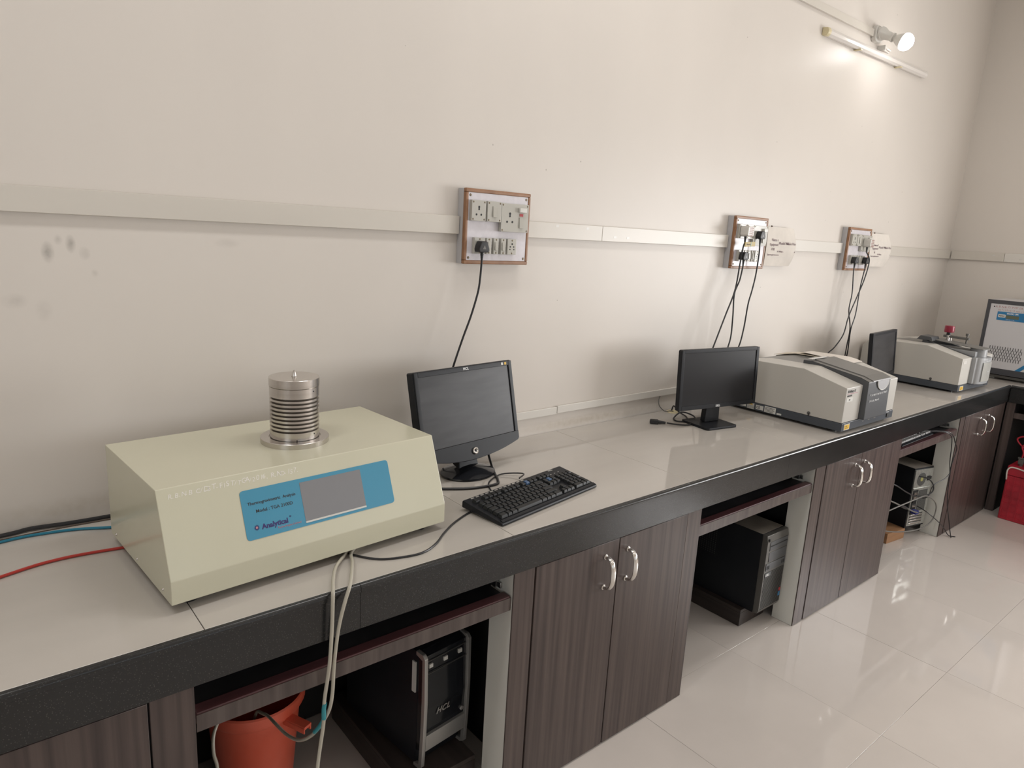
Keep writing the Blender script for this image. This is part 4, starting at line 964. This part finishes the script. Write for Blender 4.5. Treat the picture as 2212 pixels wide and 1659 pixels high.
# paper notices beside the boards
def notice(label, x0, x1, z0, z1, lines, flare):
    t = thing('paper_notice', label, 'paper', (x0, -.0195, z0), 0, 'paper notices taped beside the switchboards'); w = x1 - x0; h = z1 - z0; n = 12
    def S(a, b):
        bulge = .012 * math.sin(PI * b) * a + .0035 * math.sin(9 * a + 2 * b) * math.sin(PI * b)
        xr = w * a * (1 + flare * math.sin(PI * min(1, b * 1.05)))
        return Vector((xr, -.006 - bulge - .010 * a * math.sin(PI * b), h * b))
    bm = new(); v = [[bm.verts.new(S(i / n, j / n)) for j in range(n + 1)] for i in range(n + 1)]
    for i in range(n):
        for j in range(n): bm.faces.new((v[i][j], v[i + 1][j], v[i + 1][j + 1], v[i][j + 1]))
    bmesh.ops.recalc_face_normals(bm, faces=bm.faces[:]); bmesh.ops.solidify(bm, geom=bm.faces[:], thickness=.0006)
    ob('sheet', bm, M_PAPER, t)
    for (a, b, s, size) in lines:
        p = S(a, b); q = S(a + .1, b); text(t, s, size, frame(p + Vector((0, -.0022, 0)), q - p, (0, 0, 1)), M_INKV)
    bm = new()
    for b in (.22, .48, .63): 
        for i in range(n):
            p, q = S(i / n * .94 + .03, b) + Vector((0, -.0012, 0)), S((i + 1) / n * .94 + .03, b) + Vector((0, -.0012, 0))
            vs = [bm.verts.new(p), bm.verts.new(q), bm.verts.new(q + Vector((0, 0, .0007))), bm.verts.new(p + Vector((0, 0, .0007)))]; bm.faces.new(vs)
    ob('ruled_line', bm, M_STICK, t, False)
    bm = new(); cyl(bm, (w * .12, -.004, h * 1.01), (w * .12, -.012, h * 1.01), .004, .003); ob('drawing_pin', bm, M_WIREB, t)
notice('creased paper notice right of the middle switchboard', 3.325, 3.575, 1.570, 1.770, [(.16, .64, 'Name of', .020), (.10, .52, 'Equipment', .019), (.16, .40, 'FTIR', .018), (.06, .27, 'Spectrophotometer', .0125), (.42, .56, 'Model No.', .019), (.65, .56, 'Make', .019), (.83, .56, 'Price', .019), (.40, .36, 'IR Affinity-1S  Shimadzu  7,00,000', .0115)], .06)
notice('smoother paper notice right of the farthest switchboard', 4.525, 4.765, 1.580, 1.785, [(.12, .62, 'Name of', .020), (.08, .52, 'Equipment', .019), (.2, .40, 'IR', .018), (.06, .30, 'Spectrophotometer', .0125), (.42, .56, 'Model No.', .019), (.65, .56, 'Make', .019), (.83, .56, 'Price', .019), (.40, .36, 'IR Affinity-1  Shimadzu  7,00,000', .0115)], .10)

# ------------------------------------------------------------------ cable casings (trunking)
def casing(x0, x1, z0, z1, label, d=.016, m=M_PVC, stickers=(), axis='x'):
    t = thing('cable_casing', label, 'cable casing', (x0, 0, z0) if axis == 'x' else (XE, x0, z0), 0, 'plastic cable casings on the walls'); w = x1 - x0; h = z1 - z0
    bm = new()
    if axis == 'x':
        bx(bm, 0, w, -d + .004, -.0005, .002, h - .002); ob('channel', bm, m, t)
        bm = new(); bx(bm, 0, w, -d, -d + .0075, 0, h, bev=.0018); ob('cover', bm, m, t)
    else:
        bx(bm, -d + .004, -.0005, w, 0, .002, h - .002); ob('channel', bm, m, t)
        bm = new(); bx(bm, -d, -d + .0075, w, 0, 0, h, bev=.0018); ob('cover', bm, m, t)
    for (x, z) in stickers:
        bm = new(); bx(bm, x - x0, x - x0 + .016, -d - .0004, -d, z - z0, z - z0 + .009) if axis == 'x' else bx(bm, -d - .0004, -d, x - x0 - .016, x - x0, z - z0, z - z0 + .009)
        ob('sticker', bm, M_WHITE, t, False)
    return t
TZ0, TZ1 = 1.653, 1.713
casing(-1.7, 1.3955, TZ0, TZ1, 'wide plastic casing running left from the nearest switchboard')
casing(1.686, 2.1045, TZ0, TZ1, 'short casing piece just right of the nearest switchboard', .016, M_PVC, [(1.845, 1.697), (2.01, 1.695)])
casing(2.1055, 2.997, TZ0, TZ1, 'casing piece ending at the left side of the middle switchboard', .016, M_PVC, [(2.175, 1.667), (2.255, 1.667)])
casing(3.287, 4.184, TZ0, TZ1, 'casing piece between the middle and farthest switchboards', .016, M_PVCL)
casing(4.474, XE - .021, TZ0, TZ1, 'casing piece from the farthest switchboard to the corner', .016, M_PVC)
casing(-.0205, -.363, TZ0, TZ1, 'short casing piece on the end wall next to the corner', .016, M_PVC, [(-.29, 1.69)], 'y')
casing(-.3645, -3.0, TZ0, TZ1, 'casing piece on the end wall above the white UPS', .016, M_PVCL, [(-.455, 1.67)], 'y')
casing(.92, 1.9215, .945, .976, 'narrow low casing behind the round-based monitor', .014, M_PVCL)
casing(1.9245, 3.6, .948, .979, 'narrow low casing running behind the slim monitor', .014, M_PVCL)
casing(2.2, 4.165, 2.846, 2.884, 'narrow high casing leading to the lit lamp holder', .016, M_PVC)

# ------------------------------------------------------------------ lamps
ba = thing('tube_light', 'long unlit tube light batten below the lit bulb', 'lamp', (3.632, 0, 2.745), .0)
Lb = 1.285
bm = new(); prism(bm, [(.03, y, z) for y, z in [(-.0005, 0), (-.022, -.004), (-.034, .006), (-.036, .02), (-.028, .034), (-.0005, .038)]], (Lb - .06, 0, .012), .002); ob('diffuser', bm, M_BATT, ba)
bm = new(); prism(bm, [(0, y, z) for y, z in [(-.0005, -.001), (-.024, -.005), (-.036, .006), (-.038, .02), (-.030, .035), (-.0005, .039)]], (.032, 0, .0003), .004); ob('end_cap', bm, M_YPVC, ba)
bm = new(); prism(bm, [(Lb - .032, y, z + .012) for y, z in [(-.0005, -.001), (-.024, -.005), (-.036, .006), (-.038, .02), (-.030, .035), (-.0005, .039)]], (.032, 0, .0003), .004); ob('end_cap', bm, M_BATT, ba)
for x in (.36, .88):
    bm = new(); bx(bm, x, x + .02, -.04, -.0008, -.008 + .012 * x / Lb, -.003 + .012 * x / Lb); ob('clip', bm, M_YPVC, ba)
lh = thing('wall_lamp', 'lit white LED bulb in an angled wall holder', 'lamp', (4.165, 0, 2.865), 0)
bm = new(); prism(bm, [(p[0] + .045, -.0005, p[1]) for p in rr2(.085, .085, .02, 5)], (0, -.026, 0), .004); prism(bm, [(p[0] + .045, -.026, p[1]) for p in rr2(.066, .066, .02, 5)], (0, -.016, 0), .004); ob('mounting_box', bm, M_WHITE, lh)
ax0 = Vector((.045, -.040, 0)); dirv = Vector((.08, -.89, -.42)).normalized()
Q = Matrix.Translation(ax0) @ dirv.to_track_quat('Z', 'Y').to_matrix().to_4x4()
bm = new(); lathe(bm, [(0, -.01), (.036, -.01), (.034, .006), (.024, .028), (.021, .06), (.024, .064), (.024, .072), (0, .072)], 28); bmesh.ops.transform(bm, matrix=Q, verts=bm.verts); ob('holder', bm, M_WHITE, lh)
bm = new(); lathe(bm, [(.0, .0705), (.0135, .0705), (.0145, .080), (.024, .090), (.036, .115), (.043, .130), (0, .130)], 28); bmesh.ops.transform(bm, matrix=Q, verts=bm.verts); bulb = ob('bulb_body', bm, M_WHITE, lh)
bm = new(); lathe(bm, [(.0, .1305), (.043, .1305), (.0455, .140), (.043, .155), (.034, .170), (.018, .180), (0, .183)], 28); bmesh.ops.transform(bm, matrix=Q, verts=bm.verts); ob('bulb_dome', bm, M_LED, bulb)
cf = thing('starter', 'small clear tube starter on the wall below the lit bulb', 'lamp', (4.275, 0, 2.80), 0)
bm = new()
for k in (0, .011): cyl(bm, (0, -.022 - k, .004 + k * .6), (.085, -.022 - k, -.002 + k * .6), .006, .006, 12)
ob('glass_tube', bm, M_BATT, cf); bm = new(); bx(bm, -.012, .004, -.045, -.0005, -.008, .018, bev=.003); ob('holder', bm, M_WHITE, cf)

for k, (x, y) in enumerate(CEIL_FILL):  # unseen housings of the added overhead fill
    t = thing('ceiling_light', 'slim white ceiling panel lamp, %s row, %s' % (('nearer the worktop', 'farther from the worktop')[k % 2], ('left', 'middle', 'right')[k // 2]), 'lamp', (x, y, ZC), 0, 'ceiling panel lamps')
    box_ob('housing', (-.57, .57, -.16, .16, -.04, -.0005), M_WHITE, t, .003)

# ------------------------------------------------------------------ computer towers and their stands
def stand(x0, x1, y0, y1, h, label, m=M_TRAYW, cat='stand', rz=0.0):
    t = thing('tower_stand', label, cat, (x0, y0, 0), rz, 'low stands under the computer towers'); w = x1 - x0; d = y1 - y0
    box_ob('top_board', (0, w, 0, d, h - .016, h), m, t, .001, 1)
    box_ob('front_board', (0, w, 0.0, .016, .001, h - .0162), m, t)
    box_ob('side_board', (0, .016, .0162, d, .001, h - .0162), m, t); box_ob('side_board', (w - .016, w, .0162, d, .001, h - .0162), m, t)
    return t
stand(.905, 1.140, -.567, -.06, .09, 'low dark wooden stand under the silver-framed tower')
stand(2.622, 2.822, -.553, -.06, .08, 'low dark wooden stand under the middle tower')
bk3 = thing('wooden_block', 'rough brown wooden block under the rear-facing tower', 'block', (4.155, -.555, 0), -.12)
bm = new(); bx(bm, 0, .19, 0, .33, .0, .062, bev=.002); ob('block', bm, M_PLY, bk3); 

# tower 1: black with silver frame
t = thing('computer_tower', 'black tower with silver front frame beside the bucket', 'computer', (.968, -.525, .0905), .115)
CW, CH, CD = .181, .384, .40
box_ob('case', (.004, CW - .004, .03, CD, .004, CH - .004), M_BLACK, t, .003)
bm = new(); prism(bm, [(.006, .03, .05), (.006, .006, .06), (.006, -.002, .2), (.006, .004, CH - .012), (.006, .03, CH - .004)], (CW - .012, 0, 0), .002); ob('front_panel', bm, M_BLACKG, t)
for x in (0, CW - .013):
    bm = new(); prof = [(.034, CH), (.004, CH - .001), (-.007, CH - .012), (-.011, CH * .6), (-.009, .12), (-.004, .012), (.012, 0), (.034, 0), (.034, .01), (.012, .014), (.006, .12), (.004, CH * .6), (.006, CH - .02), (.034, CH - .013)]
    prism(bm, [(x, y, z) for y, z in prof], (.013, 0, 0), .002); ob('silver_frame', bm, M_SILVER, t)
bm = new(); prism(bm, [(.013, -.009, z) for z in (.05, .05)] and [(.013, -.007, .062), (.013, -.008, .115), (CW - .013, -.008, .115), (CW - .013, -.007, .062)], (0, .012, 0), .002); ob('silver_band', bm, M_SILVER, t)
box_ob('drive_line', (.014, CW - .014, -.0035, .0, .317, .3182), M_GUNM, t); box_ob('drive_line', (.014, CW - .014, .0, .004, .356, .3572), M_GUNM, t)
for x in (.022, .078, .135): box_ob('logo_badge', (x, x + .014, -.0018, .003, .334, .346), M_STICK, t)
text(t, 'HCL', .026, frame((.052, -.0035, .168), (1, 0, 0), (0, 0, 1)), M_SILVER, shear=.35, bold=.0006, spacing=1.1)
bm = new(); lathe(bm, [(0, .001), (.0055, .001), (.0065, 0), (.0065, -.004)], 16, (CW - .024, -.003, .135), 'y'); ob('power_button', bm, M_SILVER, t)
box_ob('side_label', (.0, .004, .0345, .05, .245, .345), M_STICK, t)
for (x, y) in ((.03, .06), (CW - .03, .06), (.03, CD - .05), (CW - .03, CD - .05)): box_ob('foot', (x - .012, x + .012, y - .012, y + .012, 0, .0045), M_RUBBER, t)

# tower 2: black/grey mesh front
t = thing('computer_tower', 'black tower with grey mesh front between the two middle cabinets', 'computer', (2.650, -.620, .0805), 0.0)
CW, CH, CD = .172, .372, .42
box_ob('case', (0, CW, .028, CD, 0, CH), M_BLACK, t, .002); box_ob('dusty_top', (.002, CW - .002, .03, CD - .002, CH, CH + .0006), M_DUSTTOP, t)
bm = new(); prism(bm, [(0, .0275, 0.0), (0, .006, .004), (0, 0, .02), (0, 0, CH - .03), (0, .006, CH - .002), (0, .0275, CH)], (CW, 0, 0), .002); fp = ob('front_panel', bm, M_GUNM, t)
box_ob('drive_bay', (.022, CW - .006, -.002, .0005, .298, .340), M_FTDARK, fp, .001, 1); box_ob('drive_slot', (.026, CW - .010, -.003, -.0019, .318, .322), M_HOLE, fp)
box_ob('drive_bay', (.022, CW - .006, -.002, .0005, .246, .290), M_FTDARK, fp, .001, 1)
box_ob('port_bay', (.008, CW - .006, -.003, .0005, .206, .240), M_FTDARK, fp, .001, 1)
for (x) in (.014, .026, .135, .148): box_ob('port', (x, x + .008, -.0036, -.0029, .214, .230), M_HOLE, fp)
me_m = None
bm = new()
for r in range(26):
    z = .022 + r * .0068
    bx(bm, .008, CW - .008, -.0012, .0004, z, z + .0028)
o = ob('mesh_grille', bm, M_HOLE, fp, False); o['kind'] = 'stuff'
box_ob('badge', (.010, .060, -.0025, .0, .176, .196), M_FTDARK, fp); text(fp, 'DELL', .014, frame((.014, -.0027, .181), (1, 0, 0), (0, 0, 1)), M_WINK, bold=.0006)
box_ob('power_button', (.006, .018, -.0025, .0005, .345, .358), M_HOLE, fp, .001, 1)
box_ob('sticker', (CW - .022, CW - .008, -.002, -.0011, .072, .088), M_REDLED, fp); box_ob('sticker', (CW - .024, CW - .008, -.002, -.0011, .048, .069), M_UPSB, fp)
bm = new()
for i in range(8):
    for k in range(14): bx(bm, -.0006, .0002, .25 + i * .012, .252 + i * .012, .19 + k * .009, .193 + k * .009)
o = ob('side_vent', bm, M_GUNM, t, False); o['kind'] = 'stuff'

# tower 3: rear side outwards
t = thing('computer_tower', 'tower turned around with its metal back and cables showing', 'computer', (4.335, -.580, .0625), -.22)
CW, CH, CD = .180, .376, .38
box_ob('case', (0, CW, .006, CD, 0, CH), M_BLACK, t, .002); box_ob('dusty_top', (.002, CW - .002, .008, CD - .002, CH, CH + .0006), M_DUSTTOP, t)
rp = box_ob('rear_panel', (.006, CW - .006, .001, .0062, .012, CH - .010), M_GALV, t)
bm = new(); lathe(bm, [(0, .0015), (.040, .0015), (.042, 0), (.042, -.002)], 28, (.072, .001, .305), 'y'); fan = ob('fan_grille', bm, M_FAN, t)
bm = new(); lathe(bm, [(0, .0022), (.013, .0022), (.013, 0)], 20, (.072, .001, .305), 'y'); ob('fan_hub', bm, M_HUB, fan)
box_ob('supply_socket', (.125, .150, -.002, .002, .292, .320), M_HOLE, t); box_ob('supply_switch', (.153, .165, -.001, .002, .298, .315), M_HOLE, t)
box_ob('panel_ridge', (.01, CW - .01, -.003, .002, .244, .252), M_GALV, t)
box_ob('port_plate', (.014, .060, -.001, .002, .088, .240), M_HOLE, t)
for (z, m) in ((.212, M_STEEL), (.185, M_STEEL), (.160, M_BLACK), (.134, M_STEEL)): box_ob('port', (.022, .050, -.004, .0, z, z + .014), m, t)
bm = new(); bx(bm, .020, .052, -.032, -.001, .098, .122, bev=.003); ob('display_plug', bm, M_VGA, t)
box_ob('vent_mesh', (.070, .150, -.0005, .0015, .104, .236), M_FAN, t)
for k in range(4): 
    s_ = box_ob('slot_cover', (.022, .140, -.002, .002, .022 + k * .017, .031 + k * .017), M_STEEL, t, .0005, 1)
    if k < 4: box_ob('slot_gap', (.022, .140, -.0008, .0015, .0315 + k * .017, .0385 + k * .017), M_FAN, t)
for (x, y) in ((.03, .05), (CW - .03, .05), (.03, CD - .05), (CW - .03, CD - .05)): pass
# its cables
def P3(x, y, z): return (x, y, z)
cable('computer_cable', [(4.34, -.60, .40), (4.37, -.64, .392), (4.405, -.66, .355), (4.40, -.665, .315), (4.33, -.655, .30), (4.22, -.64, .315), (4.10, -.63, .36), (3.95, -.61, .43), (3.86, -.55, .45)], .0038, M_CABLE, 'black cable looping from the power socket of the rear-facing tower', 'cable', 'cables of the rear-facing tower')
cable('computer_cable', [(3.86, -.58, .25), (3.95, -.62, .285), (4.06, -.64, .30), (4.19, -.655, .308), (4.33, -.66, .30), (4.43, -.675, .252), (4.47, -.68, .20), (4.465, -.675, .13), (4.40, -.66, .09), (4.311, -.625, .072), (4.13, -.60, .10), (3.94, -.58, .15), (3.84, -.5, .16)], .0038, M_GREYCAB, 'grey cable curling around the back of the rear-facing tower', 'cable', 'cables of the rear-facing tower')
t = thing('display_cable', 'dark cable with a grey ferrite bead and blue plug at the rear-facing tower', 'cable', (3.88, -.59, .36), 0, 'cables of the rear-facing tower'); b = Vector((3.88, -.59, .36))
bm = new(); tube(bm, [Vector(p) - b for p in [(3.88, -.59, .36), (3.97, -.61, .325), (4.06, -.62, .288), (4.17, -.625, .245), (4.27, -.625, .205), (4.355, -.622, .176)]], .0042, 8, 6); ob('cable', bm, M_GREYCAB, t)
bm = new(); cyl(bm, Vector((4.08, -.620, .280)) - b, Vector((4.155, -.6245, .250)) - b, .0085, seg=14); ob('ferrite_bead', bm, M_RUBBER, t)
cable('keyboard_cable', [(4.20, -.62, .695), (4.27, -.66, .700), (4.33, -.70, .695), (4.375, -.712, .67), (4.40, -.712, .64), (4.42, -.712, .58), (4.435, -.712, .51), (4.465, -.712, .45), (4.47, -.712, .425), (4.42, -.705, .40), (4.36, -.69, .385), (4.33, -.68, .36), (4.44, -.62, .25), (4.515, -.45, .2)], .0026, M_CABLE, 'black cord hanging from the far tray and turning back to the tower', 'cable', 'cords hanging from the far tray')
cable('keyboard_cable', [(4.22, -.61, .695), (4.29, -.655, .700), (4.36, -.70, .694), (4.41, -.712, .665), (4.46, -.712, .62), (4.505, -.714, .57), (4.47, -.714, .484), (4.48, -.714, .40), (4.50, -.714, .305), (4.53, -.718, .213), (4.60, -.72, .11), (4.63, -.73, .03), (4.60, -.75, .004)], .0026, M_CABLE, 'black cord hanging from the far tray down to the floor', 'cable', 'cords hanging from the far tray')
cable('mouse_cable', [(4.40, -.60, .20), (4.38, -.66, .19), (4.42, -.70, .15), (4.50, -.712, .10), (4.57, -.715, .055), (4.615, -.73, .008), (4.64, -.76, .004)], .0026, M_CABLE, 'thin cord slanting from the rear-facing tower to the floor', 'cable')

# ------------------------------------------------------------------ red battery at the right edge
bt = thing('battery', 'red ribbed plastic battery with red cable loop on the floor in the corner', 'battery', (5.262, -.803, 0), 0)
bw, bh, bd = .42, .365, .095
box_ob('case', (.004, .19, -bw, 0, 0.0, .30), M_RED, bt, .006); box_ob('case_top', (0, .19, -bw - .003, .003, .301, bh), M_RED, bt, .008)
bm = new()
for i in range(11):
    y = -.012 - i * (bw - .024) / 10; bx(bm, 0.0, .0045, y - .003, y + .003, .012, .298)
for k in range(7): z = .02 + k * .045; bx(bm, .0005, .0045, -bw + .006, -.006, z, z + .005)
o = ob('ribbing', bm, M_RED, bt, False); o['kind'] = 'stuff'
bm = new(); tube(bm, [(.004, -.004, .27), (-.008, -.002, .325), (-.006, -.012, .352), (.0, -.04, .358), (.0, -.1, .350), (-.004, -.2, .335)], .0045, 8, 6); ob('rope_handle', bm, M_PAPER, bt)
bm = new(); cyl(bm, (.06, -.05, bh), (.06, -.05, bh + .03), .012); bx(bm, .045, .075, -.065, -.035, bh + .012, bh + .045, bev=.003); bx(bm, .05, .07, -.08, -.03, bh + .046, bh + .056, bev=.002); tm = ob('terminal_clamp', bm, M_GUNM, bt)
bm = new(); tube(bm, [(.06, -.05, bh + .05), (.058, -.052, bh + .09), (.056, -.04, bh + .13), (.056, -.075, bh + .165), (.056, -.06, bh + .19), (.056, -.03, bh + .193), (.056, -.005, bh + .17), (.06, -.03, bh + .135), (.08, -.08, bh + .10), (.14, -.2, bh + .05)], .005, 8, 8); ob('red_lead', bm, M_RED, bt)
box_ob('vent_cap', (.06, .16, -.3, -.1, bh + .0005, bh + .03), M_RED, bt, .004)
